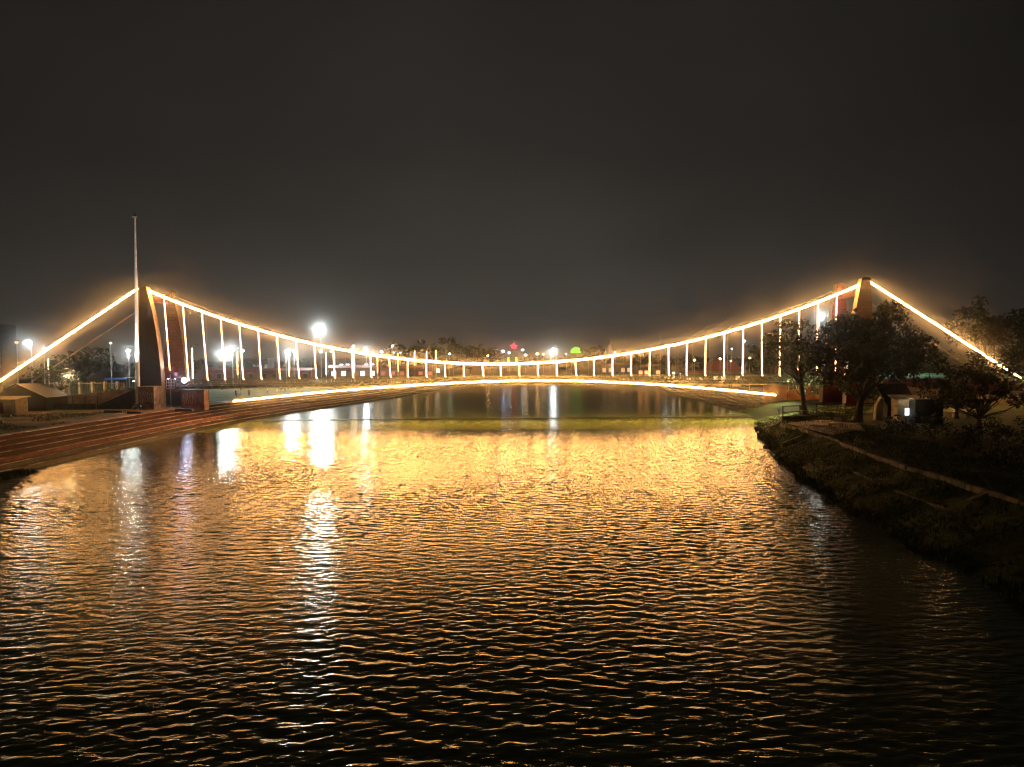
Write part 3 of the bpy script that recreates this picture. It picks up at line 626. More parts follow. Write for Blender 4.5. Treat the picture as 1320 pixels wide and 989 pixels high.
# ------------------------------------------------------------------ left bank walls, huts, fences
def wallbox(name, label, cat, x0, x1, y0, y1, z0, z1, m, cap=None):
    o = thing(name, label, cat, ((x0+x1)/2, (y0+y1)/2, z0)); MB().box(x0, x1, y0, y1, z0, z1).build('wall_body', m, o)
    if cap: MB().box(x0-.1, x1+.1, y0-.1, y1+.1, z1+.003, z1+.22).build('coping', cap, o)
    return o
q0 = at(178, 500, 123); q1 = at(198, 500, 123)
mw = wallbox('mural_wall', 'pale mural wall block left of the left tower foot', 'wall', q0.x, q1.x, 123, 126, 2.7, 7.0, M_MURAL, M_CONC)
def scrawl(o, x0, x1, y, z0, z1, n, seed, m):       # indistinct painted strokes of a mural
    r = random.Random(seed); b = MB()
    for i in range(n):
        x = x0 + (x1-x0)*(i+.5)/n; z = z0 + (z1-z0)*.15; pts = []
        for k in range(6): pts.append((x + r.uniform(-.18, .18), y, z + (z1-z0)*.7*k/5))
        b.tube(pts, .045, 4)
    b.build('mural_stroke', m, o)['kind'] = 'stuff'
scrawl(mw, q0.x+.25, q1.x-.2, 122.99, 4.2, 6.6, 6, 3, M_PAINTW)
q0 = at(233.5, 500, 125.5); q1 = at(263, 500, 125.5)
mw = wallbox('mural_wall', 'wide reddish mural wall right of the left tower foot', 'wall', q0.x, q1.x, 125.5, 127.4, 2.7, 6.3, mat('mural_red', (.28, .09, .06), .8, .3, .8, .2, col2=(.42, .3, .24), detail=7), M_CONC)
scrawl(mw, q0.x+.3, q0.x+2.6, 125.49, 3.6, 5.9, 6, 8, M_PAINTW)
b = MB()
w0 = at(126, 518, 124); w1 = at(177.6, 500, 124); zb = 2.7
o = thing('wing_wall', 'dark sloping concrete wing wall of the left bridge ramp', 'wall', (w1.x-3, 124, ZB))
MB().prism([(w0.x, 124, zb), (w1.x, 124, zb), (w1.x, 124, w1.z), (w0.x, 124, w0.z-.6)], (0, 1.2, 0)).build('wall_body', M_DCONC, o)
MB().tube([(w0.x, 124.6, w0.z-.5), (w1.x, 124.6, w1.z+.08)], .12, 5).build('coping', M_CONC, o)
# approach ramp behind
b = MB(); b.prism([(-105, 129, ZB-.2), (XL-2, 129, ZB-.2), (XL-2, 129, 6.8), (-105, 129, ZB+.2)], (0, 6.5, 0)); struct('approach_path', b, M_PROM)
b = MB(); b.prism([(XR+2, 129, ZR-.2), (105, 129, ZR-.2), (105, 129, ZR+.2), (XR+2, 129, 6.8)], (0, 6.5, 0)); struct('approach_road', b, M_PROM)

def hut(name, label, cat, x0, x1, y0, y1, zg, ze, zr, mw_, mr, door=None, win=None, gable='x', ov=.35, win_em=None):
    o = thing(name, label, cat, ((x0+x1)/2, (y0+y1)/2, zg))
    b = MB(); xm = (x0+x1)/2
    if gable == 'x': b.prism([(x0, y0, zg-.3), (x1, y0, zg-.3), (x1, y0, ze), (xm, y0, zr-.1), (x0, y0, ze)], (0, y1-y0, 0))
    else: b.prism([(x0, y0, zg-.3), (x0, y1, zg-.3), (x0, y1, zr-.08), (x0, y0, ze-.08)], (x1-x0, 0, 0))
    b.build('wall', mw_, o)
    b = MB()
    if gable == 'x':
        s = (zr-ze)/(xm-x0)
        b.prism([(x0-ov, y0-ov, ze-ov*s), (xm, y0-ov, zr), (x1+ov, y0-ov, ze-ov*s), (x1+ov, y0-ov, ze-ov*s+.12), (xm, y0-ov, zr+.14), (x0-ov, y0-ov, ze-ov*s+.12)], (0, y1-y0+2*ov, 0))
    else:
        s = (zr-ze)/(y1-y0)
        b.prism([(x0-ov, y0-ov, ze-ov*s), (x0-ov, y1+ov, zr+ov*s), (x0-ov, y1+ov, zr+ov*s+.12), (x0-ov, y0-ov, ze-ov*s+.12)], (x1-x0+2*ov, 0, 0))
    b.build('roof', mr, o)
    for d in (door or []):
        MB().box(d[0], d[1], y0-.06, y0-.01, zg, zg+d[2]).build('door', M_DWALL if mw_ is not M_DWALL else M_DARKM, o)
    for w in (win or []):
        f = MB().box(w[0]-.08, w[1]+.08, y0-.05, y0-.01, w[2]-.08, w[3]+.08).build('window', M_CONC, o)
        MB().box(w[0], w[1], y0-.07, y0-.052, w[2], w[3]).build('pane', win_em or L_WIN, f)
    return o
a = at(-14, 500, 122); c = at(59, 500, 122); g_ = at(22, 496, 122)
hut('storage_shed', 'dark gabled shed at the left edge in front of the lamps', 'shed', a.x, c.x, 122, 128, ZB, g_.z-2.3, g_.z, M_DWALL, M_DROOF, door=[((a.x+c.x)/2-.7, (a.x+c.x)/2+.5, 2.1)])
a = at(-22, 500, 116); c = at(19, 500, 116); e_ = at(5, 513, 116)
hut('guard_hut', 'small pale hut with a reddish door beside the dark gabled shed', 'hut', a.x, c.x, 116, 119, ZB-.1, e_.z-.35, e_.z, M_PLASTER, M_CONC, gable='y', door=None)
o = bpy.data.objects[bpy.data.objects.keys().index('guard_hut')] if False else bpy.data.objects['guard_hut']
MB().box(c.x-3.2, c.x-2.0, 115.93, 115.99, ZB-.1, ZB+1.9).build('door', M_REDW, o)

def fence(name, label, pts, z, h, m, bars=True, gap=.16, post=2.2, top=.05, cat='fence', lower=.15):
    o = thing(name, label, cat, (pts[0][0], pts[0][1], z)); b = MB(); ps = []
    for (x0, y0), (x1, y1) in zip(pts, pts[1:]):
        L = math.hypot(x1-x0, y1-y0); n = max(1, round(L/post))
        for i in range(n + 1):
            ps.append((x0+(x1-x0)*i/n, y0+(y1-y0)*i/n))
        b.tube([(x0, y0, z+h), (x1, y1, z+h)], top, 5); b.tube([(x0, y0, z+lower), (x1, y1, z+lower)], top, 5)
        if not bars: b.tube([(x0, y0, z+h*.55), (x1, y1, z+h*.55)], top*.8, 5)
        else:
            k = int(L/gap)
            for i in range(k): x = x0+(x1-x0)*i/k; y = y0+(y1-y0)*i/k; b.tube([(x, y, z+lower), (x, y, z+h)], .022, 4)
    b.build('rail_panel', m, o)
    done = []
    for x, y in ps:
        if any(abs(x-u)+abs(y-w) < .3 for u, w in done): continue
        done.append((x, y)); MB().box(x-.07, x+.07, y-.07, y+.07, z-.3, z+h+.12).build('post', m, o)
    return o
a = at(62, 520, 124.3); c = at(126, 520, 124.3)
fence('iron_fence', 'dark iron railing between the gabled shed and the ramp wing wall', [(a.x, 124.3), (c.x, 124.3)], ZB, 2.3, M_DARKM, gap=.3)
b = MB().box(a.x-.2, c.x-.2, 123.9, 124.15, 2.8, ZB+1.1)
o = thing('plinth_wall', 'low dark wall at the foot of the iron railing', 'wall', ((a.x+c.x)/2, 124, ZB)); b.build('wall_body', M_DCONC, o)
a = at(64, 505, 139); c = at(160, 505, 139)
o = fence('picket_fence', 'pale picket fence with square pillars behind the iron railing', [(a.x, 139), (c.x, 139)], ZB+1.0, 3.3, M_PLASTER, gap=.35, post=3.0, top=.09)
for i in range(6):
    x = a.x + (c.x-a.x)*(i+.5)/6; MB().box(x-.22, x+.22, 138.6, 139.3, ZB-.2, ZB+4.6).build('pillar', M_PLASTER, o)
o = thing('boundary_wall', 'long low pale wall below the picket fence', 'wall', ((a.x+c.x)/2, 138.4, ZB)); MB().box(a.x-3, c.x+2, 138.2, 138.55, ZB-.3, ZB+1.0).build('wall_body', M_PLASTER, o)
MB().box(a.x-3.05, c.x+2.05, 138.15, 138.58, ZB+1.003, ZB+1.1).build('coping', M_CONC, o)
point((a.x+6, 135.5, 9), 900, (1, .72, .4), bpy.data.objects['lamp_column'], .3)
# blue lit canopy beside the street lamp
p = at(152, 489, 150); o = thing('bus_shelter', 'small shelter with a blue lit fascia behind the picket fence', 'shelter', (p.x, 150, ZB))
MB().box(p.x-2.4, p.x+2.4, 149.2, 152, p.z+.1, p.z+.3).build('roof', M_DARKM, o); MB().box(p.x-2.4, p.x+2.4, 149.1, 149.19, p.z-.12, p.z+.2).build('fascia', L_BLUESIGN, o)
for s in (-2.2, 2.2): MB().tube([(p.x+s, 149.5, ZB), (p.x+s, 149.5, p.z+.1)], .07, 6).build('post', M_GREY, o)
# post with a lattice emblem in front of the tower passage
p = at(220.5, 525, 123.2); t = at(220.5, 489, 123.2)
o = thing('emblem_post', 'thin grey post with a square lattice emblem before the left tower passage', 'sign post', (p.x, 123.2, ZB))
MB().tube([(p.x, 123.2, 2.8), (p.x, 123.2, t.z+.9)], .08, 6).build('pole', M_GREY, o)
b = MB()
for k in range(4):
    z = t.z-1.7+k*.55; b.box(p.x-.75, p.x+.75, 123.1, 123.17, z, z+.12); b.box(p.x-.75+k*.46, p.x-.65+k*.46, 123.11, 123.16, t.z-1.7, t.z)
b.build('emblem', M_WHITEP, o)
# kerb blocks lying on the promenade
for i, (px, py, w, lab) in enumerate(((145, 532, 3.2, 'long dark slab lying on the dirt below the wing wall'), (172, 533.5, 2.4, 'low dark rubble slab on the top step below the mural wall'), (236, 530, 3.0, 'broken dark slab on the steps below the tower'))):
    p = gz(px, py, ZB); b = MB(); b.prism([(p.x-w/2, p.y, ZB-.1), (p.x+w/2, p.y+.1, ZB-.1), (p.x+w/2-.1, p.y+.1, ZB+.32), (p.x-w/2+.15, p.y, ZB+.4)], (0, .9, 0))
    tag(b.build('stone_slab', M_DCONC), lab, 'slab')

# ------------------------------------------------------------------ trees and shrubs
def leaf_cloud(cl, n, size, rnd, flat=.75):
    """cl: list of (centre, radius); n leaf faces per unit clump; returns vertices and faces of small tilted leaf sprays"""
    g = np.random.default_rng(rnd); P = []
    for c, r in cl:
        k = max(4, int(n*r*r)); d = g.normal(size=(k, 3)); d /= np.linalg.norm(d, axis=1)[:, None]
        rr = r*(.45 + .6*g.random(k)**.6); P.append(np.array(c) + d*rr[:, None]*np.array((1, 1, flat)))
    P = np.concatenate(P); k = len(P)
    u = g.normal(size=(k, 3)); u /= np.linalg.norm(u, axis=1)[:, None]; w = np.cross(u, g.normal(size=(k, 3))); w /= np.linalg.norm(w, axis=1)[:, None]
    s = size*(.55 + .9*g.random(k)); u *= s[:, None]; w *= (s*.5)[:, None]
    V = np.stack([P-u, P-w*.9, P+u, P+w*.9], 1).reshape(-1, 3); F = np.arange(4*k).reshape(k, 4)
    return V, F
def tree(label, base, height, spread, seed, leaf='mid', n=26, size=.3, trunk_h=.3, lean=0.0, nclump=46, tr=.3, name='tree', group=None, crown_z=None, squash=.8, fork=False, hole=0.0):
    r = random.Random(seed); bx, by, bz = base
    o = thing(name, label, 'tree', base, group)
    cz0 = bz + height*trunk_h if crown_z is None else crown_z; top = bz + height; cx = bx + lean
    hz = (top-cz0)/2; cc = Vector((cx, by, cz0+hz))
    clumps = []
    while len(clumps) < nclump:
        d = Vector((r.gauss(0,1), r.gauss(0,1), r.gauss(0,1))).normalized()*(r.random()**.45)
        if hole and r.random() < hole and d.length < .6: continue
        c = cc + Vector((d.x*spread, d.y*spread*.85, d.z*hz*(.92 if d.z > 0 else .85)))
        c.x += spread*.14*mnoise.noise(c*.35+Vector((seed,0,0))); clumps.append((c, r.uniform(.13, .27)*min(spread, hz*1.2)))
    b = MB(); fz = Vector((bx+lean*.7, by, bz + (cz0-bz)*1.05))
    tpts = [Vector((bx, by, bz-.3)), Vector((bx+lean*.25+r.uniform(-.1,.1)*height*.05, by, bz+(fz.z-bz)*.4)), fz]
    b.tube(tpts, [tr*1.35, tr, tr*.72], 9)
    b.lathe((bx, by, bz-.3), [(tr*1.9, 0), (tr*1.35, .5), (tr*1.1, 1.0)], 9)
    order = sorted(clumps, key=lambda c: -c[1])[:min(len(clumps), 20)]
    for i, (c, rr) in enumerate(order):
        st = tpts[1].lerp(fz, r.uniform(.45 if fork else .75, 1.0)); mid = st.lerp(c, .5) + Vector((r.uniform(-.4,.4), r.uniform(-.4,.4), -.08*(c-st).length))
        q = tr*r.uniform(.22, .5); b.tube([st, st.lerp(mid, .5)+Vector((0,0,.1)), mid, c], [q, q*.8, q*.55, q*.15], 5)
    b.build('trunk', M_BARK, o, True)
    V, F = leaf_cloud(clumps, n, size, seed)
    me = bpy.data.meshes.new('crown'); me.from_pydata(V.tolist(), [], F.tolist()); me.materials.append(M_LEAF[leaf])
    cr = bpy.data.objects.new('crown', me); C.objects.link(cr); cr.parent = o; cr.matrix_parent_inverse = o.matrix_world.inverted()
    return o
def shrub(label, base, h, w, seed, leaf='dark', n=60, size=.16, name='shrub', group=None):
    r = random.Random(seed); bx, by, bz = base; o = thing(name, label, 'shrub', base, group)
    cl = [(Vector((bx+r.gauss(0,.42)*w, by+r.gauss(0,.3)*w, bz+h*(.12+.75*r.random()**.8)*(1-.35*abs(r.random()-.5)))), r.uniform(.18,.34)*min(w, h)) for _ in range(18)]
    b = MB()
    for c, rr in cl[:8]: b.tube([(bx+r.uniform(-.2,.2), by, bz-.2), ((bx+c.x)/2, (by+c.y)/2, bz+(c.z-bz)*.55), c], [.06, .045, .012], 4)
    b.build('stem', M_BARK, o)
    V, F = leaf_cloud(cl, n, size, seed); me = bpy.data.meshes.new('foliage'); me.from_pydata(V.tolist(), [], F.tolist()); me.materials.append(M_LEAF[leaf])
    cr = bpy.data.objects.new('foliage', me); C.objects.link(cr); cr.parent = o; cr.matrix_parent_inverse = o.matrix_world.inverted(); return o

def gp(px, py, z): p = gz(px, py, z); return (p.x, p.y, z)
# right bank
tree('slender tree with a leaning trunk at the end of the dark fence', gp(1038, 536, ZR), 15.6, 4.9, 11, 'pale', 46, .27, .42, lean=-1.3, nclump=52, tr=.36, hole=.5, fork=True)
tree('big dark spreading tree with a forked trunk beside the bench', gp(1106, 543, ZR), 17.6, 8.3, 5, 'dark', 52, .3, .3, lean=.8, nclump=92, tr=.5, fork=True, crown_z=6.2)
tree('dense low dark tree at the right edge below the lit stay', (gp(1262, 552, ZR)), 10.6, 7.2, 23, 'dark', 50, .27, .12, nclump=60, tr=.3)
tree('dark bushy tree between the hut and the right edge tree', (gp(1233, 540, ZR)), 7.6, 2.6, 29, 'dark', 40, .27, .2, nclump=34, tr=.26)
tree('dim tree at the right edge beyond the end of the lit stay', (121, 160, ZR), 17, 8.0, 31, 'olive', 30, .34, .25, nclump=60, tr=.4)
tree('dim tree towering behind the right stay', (122, 175, ZR), 24, 9.0, 37, 'olive', 26, .42, .3, nclump=60, tr=.45)
tree('dim tree between the big dark tree and the right stay', (100, 175, ZR), 17, 9, 41, 'grey', 20, .45, .2, nclump=50, tr=.4)
tree('small tree hanging over the wall behind the slender tree', (52, 122, ZR), 7.5, 3.6, 43, 'mid', 42, .25, .25, nclump=34, tr=.22)
tree('dark bushy tree behind the fence under the right tower', (60, 118, ZR), 8.5, 5.2, 47, 'dark', 40, .28, .15, nclump=44, tr=.26)
tree('pale leaning tree crown right of the bridge girder', (57, 150, ZR), 14.5, 5.2, 53, 'pale', 26, .34, .3, nclump=46, tr=.3)
for i, (px, py, h, w, lab) in enumerate([(1165, 562, 2.6, 2.6, 'rounded dark shrub below the lit hut window'), (1205, 566, 3.0, 3.0, 'tall dark shrub in front of the dark hut'), (1240, 578, 2.6, 3.2, 'dark shrub on the path right of the hut'), (1290, 575, 3.2, 3.4, 'big dark shrub at the right edge of the path'), (1130, 560, 1.2, 2.0, 'low weedy shrub right of the bench'), (1300, 600, 2.2, 2.6, 'nearest dark shrub beside the kerb at the right edge')]):
    shrub(lab, gp(px, py, ZR), h, w, 60+i, 'dark' if i % 2 else 'olive')
# left bank
tree('small green tree beside the left end of the lit stay', (at(78, 500, 137).x, 137, ZB), 10.2, 4.0, 71, 'olive', 30, .3, .3, nclump=34, tr=.22)
tree('dark tree behind the grey building at the left edge', (-118, 175, ZB), 11, 6, 73, 'dark', 26, .4, .2, nclump=36, tr=.3)
tree('dark tree far behind the small white lamp on the left', (-150, 240, ZB), 15, 9, 77, 'dark', 16, .55, .2, nclump=40, tr=.35)
shrub('spiky yellow-green shrub behind the ramp wing wall', (at(147, 500, 133).x, 133, ZB+.6), 4.3, 2.6, 81, 'pale')
shrub('dark shrub against the picket fence', (at(130, 508, 134).x, 134, ZB), 3.0, 2.0, 83, 'mid')
shrub('small shrub at the foot of the mural wall passage', (at(190, 492, 140).x, 140, ZB+2.4), 3.2, 1.5, 85, 'pale')
# far trees across the head of the lake
far = [(432, 470, 420, 8, 10, 'dim far tree behind the bright lamp cluster'), (508, 441, 372, 10, 20, 'dim far tree behind the red stalls'), (545, 438, 365, 12, 22, 'wide dim far tree over the lit columns'), (575, 436, 390, 12, 23, 'tall dim far tree behind the greenish lamp'), (606, 440, 360, 12, 20, 'round brown far tree left of the warm lamp'), (634, 447, 370, 8, 16, 'round dark far tree right of the warm lamp'),
       (690, 455, 420, 9, 12, 'low far tree right of the red sign'), (728, 455, 430, 10, 12, 'low far tree left of the green dome'), (765, 444, 370, 9, 17, 'brown far tree left of the temple spire'), (805, 452, 360, 9, 14, 'far tree right of the temple spire'), (836, 455, 320, 8, 12, 'far tree above the right hangers'), (905, 458, 300, 9, 11, 'far tree behind the left house of the right bank'), (990, 450, 260, 9, 14, 'far tree behind the slender tree'), (350, 463, 380, 9, 10, 'far tree behind the lawn lamps'), (240, 462, 330, 9, 10, 'far tree behind the left tower passage'), (100, 462, 300, 10, 11, 'far tree behind the picket fence'), (1190, 440, 240, 9, 19, 'far tree seen past the dark tree crown')]
for i, (px, py, Y, w, h, lab) in enumerate(far):
    t = at(px, py, Y); tree(lab, (t.x, Y, 3), t.z-3, w, 100+i, 'olive' if i % 3 else 'dark', 9, .8, .15, nclump=34, tr=.4, group='trees beyond the lake')
# far wood line along the horizon
g = random.Random(9); cl = []
for i in range(330):
    x = -620 + 1240*i/330; cl.append((Vector((x, 560+g.uniform(-20, 20), 3+g.uniform(1, 7))), g.uniform(3.2, 6.5)))
V, F = leaf_cloud(cl, 5, 1.5, 3); me = bpy.data.meshes.new('treeline'); me.from_pydata(V.tolist(), [], F.tolist()); me.materials.append(M_LEAF['dark'])
o = bpy.data.objects.new('treeline', me); C.objects.link(o); tag(o, 'dark far treeline along the horizon behind the lake', 'trees', None, 'stuff')

# ------------------------------------------------------------------ background buildings
def house(label, px0, px1, ptop, Y, zg=ZB, depth=8, wm=None, rm=None, roof=1.0, wins=3, em=None, doors=1, cat='building', name='house', group=None, hip=False):
    a = at(px0, ptop, Y); c = at(px1, ptop, Y); zt = max(a.z, c.z); ze = zt - roof
    o = thing(name, label, cat, ((a.x+c.x)/2, Y+depth/2, zg), group)
    MB().box(a.x, c.x, Y, Y+depth, zg-.3, ze).build('wall', wm or M_GREYW, o)
    b = MB(); v = .5; ym = Y+depth/2
    if roof > .4: 
        i = (c.x-a.x)*.22 if hip else 0
        n = len(b.v); b.v += [(a.x-v, Y-v, ze+.004), (c.x+v, Y-v, ze+.004), (c.x+v, Y+depth+v, ze+.004), (a.x-v, Y+depth+v, ze+.004), (a.x-v+i, ym, zt), (c.x+v-i, ym, zt)]
        for f in ((0,1,5,4),(1,2,5),(2,3,4,5),(3,0,4),(0,3,2,1)): b.f.append(f); b.m.append(0)
    else: b.box(a.x-.2, c.x+.2, Y-.2, Y+depth+.2, ze+.004, ze+.3)
    b.build('roof', rm or M_REDR, o)
    wd = (c.x-a.x)/(wins+doors+.0001); hh = ze-zg; k = 0
    for i in range(wins+doors):
        x = a.x + wd*(i+.5)
        if i == (wins+doors)//2 and doors:
            MB().box(x-.55, x+.55, Y-.06, Y-.01, zg, zg+min(2.2, hh*.85)).build('door', M_DWALL, o)
        else:
            f = MB().box(x-min(.8, wd*.3)-.08, x+min(.8, wd*.3)+.08, Y-.06, Y-.01, zg+hh*.36, zg+hh*.76).build('window', M_CONC, o)
            MB().box(x-min(.8, wd*.3), x+min(.8, wd*.3), Y-.09, Y-.062, zg+hh*.40, zg+hh*.72).build('pane', em or mat('dark_glass', (.02, .02, .025), .1, .1, 3), f)
    return o
M_WARMWIN = L_WIN
house('flat roofed grey building at the left edge above the shed', -60, 1, 418, 200, ZB, 6, mat('dark_grey_wall', (.05,.05,.05), .9, .3, .5), M_GREYW, .3, 5)
house('long low red stall left of the lit hanger pairs', 262, 330, 474, 250, ZB, 6, M_REDW, M_REDR, 1.0, 4, None, 1, 'stall', 'stall', 'red stalls across the lawn')
house('red stall behind the twin globe lamps', 334, 400, 475, 262, ZB, 6, M_REDW, M_REDR, .9, 4, None, 1, 'stall', 'stall', 'red stalls across the lawn')
house('red stall with white lit counter below the bright lamp cluster', 424, 486, 471, 272, ZB, 6, M_REDW, M_REDR, 1.0, 4, emit('stall_light', (1, .95, .85), 5), 1, 'stall', 'stall', 'red stalls across the lawn')
house('wide red stall under the crossing glowing columns', 488, 560, 471.5, 285, ZB, 6, M_REDW, M_REDR, 1.2, 5, emit('stall_glow', (1, .3, .15), .6), 1, 'stall', 'stall', 'red stalls across the lawn')
house('small stall with a bright white lit sign band at the lake head', 560, 578, 470.5, 318, ZB, 5, M_GREYW, M_GREYW, .3, 1, emit('stall_band', (1, .9, .75), 3), 1, 'stall', 'stall', 'red stalls across the lawn')
house('pale low building behind the white lamp cluster', 436, 484, 462, 330, ZB, 9, M_GREYW, M_CONC, .3, 5, emit('shop_light', (.9, 1, 1), 4))
house('grey block behind the fourth lit hanger', 325, 345, 462, 300, ZB, 8, M_GREYW, M_CONC, .3, 3, emit('dim_window', (.8, .85, .8), .35))
house('pale block above the cable beside the glowing columns', 541, 547, 456, 340, ZB, 8, M_GREYW, M_CONC, .3, 2)
house('yellowish flat house behind the right hangers', 866, 880, 471, 215, ZR, 7, M_PLASTER, M_CONC, .3, 2, L_WIN)
house('red hip roofed house with lit verandah on the right bank', 918, 956, 464, 205, ZR, 9, M_PLASTER, M_REDR, 3.3, 3, emit('verandah_light', (1, .6, .3), 1.6), 1, 'house', 'house', None, True)
house('low pale house left of the red hip roofed house', 884, 908, 478, 200, ZR, 6, M_PLASTER, M_REDR, .8, 2, emit('house_glow', (1, .5, .2), 1.5))
house('low shop with an orange glow left of the yellowish house', 822, 852, 470, 260, ZR, 7, M_GREYW, M_REDR, .8, 3, emit('orange_glow', (1, .35, .12), 2.2))
house('low house with warm windows among the far right trees', 775, 815, 468, 300, ZB, 7, M_GREYW, M_REDR, .8, 4, emit('faint_window', (1, .6, .3), .9))
house('narrow tower block with green lit front under the red sign', 653, 668, 453, 440, ZB, 10, mat('green_wall', (.12, .2, .08), .8, .3, .3), M_CONC, .3, 2, L_GREEN)
# red neon sign, green dome, temple spire
p = at(662.5, 446.5, 440); o = thing('neon_sign', 'red neon star sign on a mast over the green lit block', 'sign', (p.x, 440, 16))
b = MB()
n = 10; P = [Vector((p.x+math.sin(math.pi*i/5)*(2.4 if i % 2 == 0 else 1.1), 440, p.z+math.cos(math.pi*i/5)*(2.0 if i % 2 == 0 else .9))) for i in range(n)]
b.prism(P, (0, .3, 0)); b.build('star_panel', L_RED, o); MB().tube([(p.x, 440.5, 15), (p.x, 440.5, p.z+4)], .2, 6).build('mast', M_GREY, o)
p = at(742.5, 452, 430); o = thing('lit_dome', 'green lit dome above the far trees', 'dome', (p.x, 430, ZB))
MB().lathe((p.x, 430, p.z), [(3.4,-1.6),(3.5,-.4),(3.0,.8),(1.8,1.8),(.4,2.3)], 12).build('dome_shell', L_GREEN, o, True); MB().lathe((p.x, 430, ZB-.3), [(3.2,0),(3.2,p.z-1.6-ZB+.3)], 12).build('drum', M_GREYW, o)  # shell emits the green light that falls on the dome
p = at(786.5, 441, 400); o = thing('temple_spire', 'pale grey temple spire right of the green dome', 'temple', (p.x, 400, ZB))
MB().lathe((p.x, 400, ZB-.3), [(4,0),(4,7),(3.2,7.2),(3.0,10),(2.4,13),(1.5,16),(.9,p.z-ZB-1.2),(.2,p.z-ZB+.3)], 10).build('spire', M_GREYW, o); MB().tube([(p.x, 400, p.z), (p.x, 400, p.z+2.2)], .12, 5).build('finial', M_GREY, o)
spot((p.x-6, 392, 10), (p.x, 400, 17), 3500, (.85, .88, 1), R(60), o)
# thin masts right of the arch
for px, py, Y, lab in ((575, 452, 345, 'thin bare mast left of the greenish lamp'), (584, 452, 345, 'thin bare mast right of the greenish lamp'), (851, 432, 260, 'thin bare mast above the cable near the eighth right hanger'), (874, 450, 200, 'thin bare mast between the right hangers')):
    t = at(px, py, Y); o = thing('antenna_mast', lab, 'mast', (t.x, Y, ZB)); MB().tube([(t.x, Y, ZB-.8), (t.x, Y, t.z)], [.14, .07], 6).build('pole', M_GREY, o); MB().tube([(t.x-.5, Y, t.z-.8), (t.x+.5, Y, t.z-.8)], .05, 5).build('crossarm', M_GREY, o)

# ------------------------------------------------------------------ right bank: wall, field, huts, fence, kerb, bench
ow = thing('orange_wall', 'orange lit retaining wall below the right end of the girder', 'wall', (56, 150, ZR))
a = at(985, 505, 146); c = at(1062, 505, 146)
MB().box(a.x, c.x, 146, 146.6, ZR-.5, ZR+3.6).build('wall_body', mat('ochre_wall', (.42, .19, .08), .85, .45, .5, .3), ow); MB().box(a.x-.1, c.x+.1, 145.9, 146.7, ZR+3.603, ZR+3.85).build('coping', M_CONC, ow)
q0 = at(1110, 500, 125.5); q1 = at(1140, 500, 125.5)
mw = wallbox('mural_wall', 'pale mural wall seen through the fork of the big dark tree', 'wall', q0.x, q1.x, 125.5, 127.2, ZR-.4, 7.2, M_MURAL, M_CONC)
a = at(1150, 500, 165); c = at(1235, 500, 165)
b = MB(); b.box(a.x-12, c.x+30, 168, 230, 5.5, 5.9); struct('field_terrain', b, M_FIELD)
o = thing('terrace_wall', 'reddish terrace wall under the green sports field', 'wall', ((a.x+c.x)/2, 167.5, ZR)); MB().box(a.x-12, c.x+30, 167.4, 167.99, ZR-.4, 5.95).build('wall_body', M_REDW, o)
MB().box(a.x-12, c.x+30, 167.3, 168.05, 5.953, 6.15).build('coping', M_CONC, o)
fence('field_fence', 'dark rail fence along the green sports field', [(a.x-8, 170), (c.x+12, 170)], 5.9, 2.0, M_DARKM, False, post=4)
p = at(1190, 470, 200); o = mast('unseen floodlight mast added behind the trees to light the sports field', 1150, 448, 215, ZR, (1, 1), .3, em=L_DIM, power=16000)  # added mast, kept out of view, brightens the green field
o = thing('pale_wall', 'long pale wall in front of the terrace behind the huts', 'wall', (78, 140, ZR)); x0 = at(1165, 500, 140).x; MB().box(x0, x0+12, 140, 140.5, ZR-.4, ZR+2.3).build('wall_body', M_PLASTER, o)
MB().box(x0-.1, x0+12.1, 139.9, 140.6, ZR+2.303, ZR+2.5).build('coping', M_CONC, o)
# hut with lit window and dark hut
y = 95.5; a = at(1157, 530, y); c = at(1179, 530, y); t = at(1165, 514, y)
hut('ticket_kiosk', 'small cream kiosk with a glowing white window', 'kiosk', a.x, c.x, y, y+1.6, ZR, t.z-.15, t.z+.25, M_PLASTER, M_CONC, win=[(a.x+1.0, a.x+1.75, ZR+1.0, ZR+2.0)], gable='y', win_em=L_SCREEN)
point((a.x+.9, y-1.0, t.z-.2), 28, (1, .8, .5), bpy.data.objects['ticket_kiosk'], .1)
a = at(1179.8, 530, 94); c = at(1216, 530, 94); t = at(1195, 514, 94)
hut('dark_hut', 'dark unlit hut with a flat roof right of the glowing kiosk', 'hut', a.x, c.x, 94, 98, ZR, t.z-.1, t.z+.15, M_DWALL, M_CONC, gable='y', door=[(a.x+1, a.x+1.9, 2)])
a = at(1146, 530, 101); c = at(1176, 530, 101); t = at(1140, 499, 101)
hut('lean_to_shed', 'dark sloping roof shed behind the glowing kiosk', 'shed', a.x-.2, c.x, 101, 103.2, ZR, t.z-2.2, t.z-.2, M_DWALL, M_DROOF, gable='y', ov=.5)
# leaning pale buttress pillar
y = 99; a = at(1128, 540, y); t = at(1132, 512, y); o = thing('buttress_pillar', 'pale tapered masonry pillar beside the lean-to shed', 'pillar', (a.x+.6, y, ZR))
MB().prism([(a.x, y, ZR-.3), (a.x+1.1, y, ZR-.3), (a.x+1.1, y, t.z-1.3), (a.x+1.35, y, t.z-.2), (a.x+.9, y, t.z), (a.x+.2, y, t.z-1.2)], (0, .7, 0)).build('shaft', M_PLASTER, o)
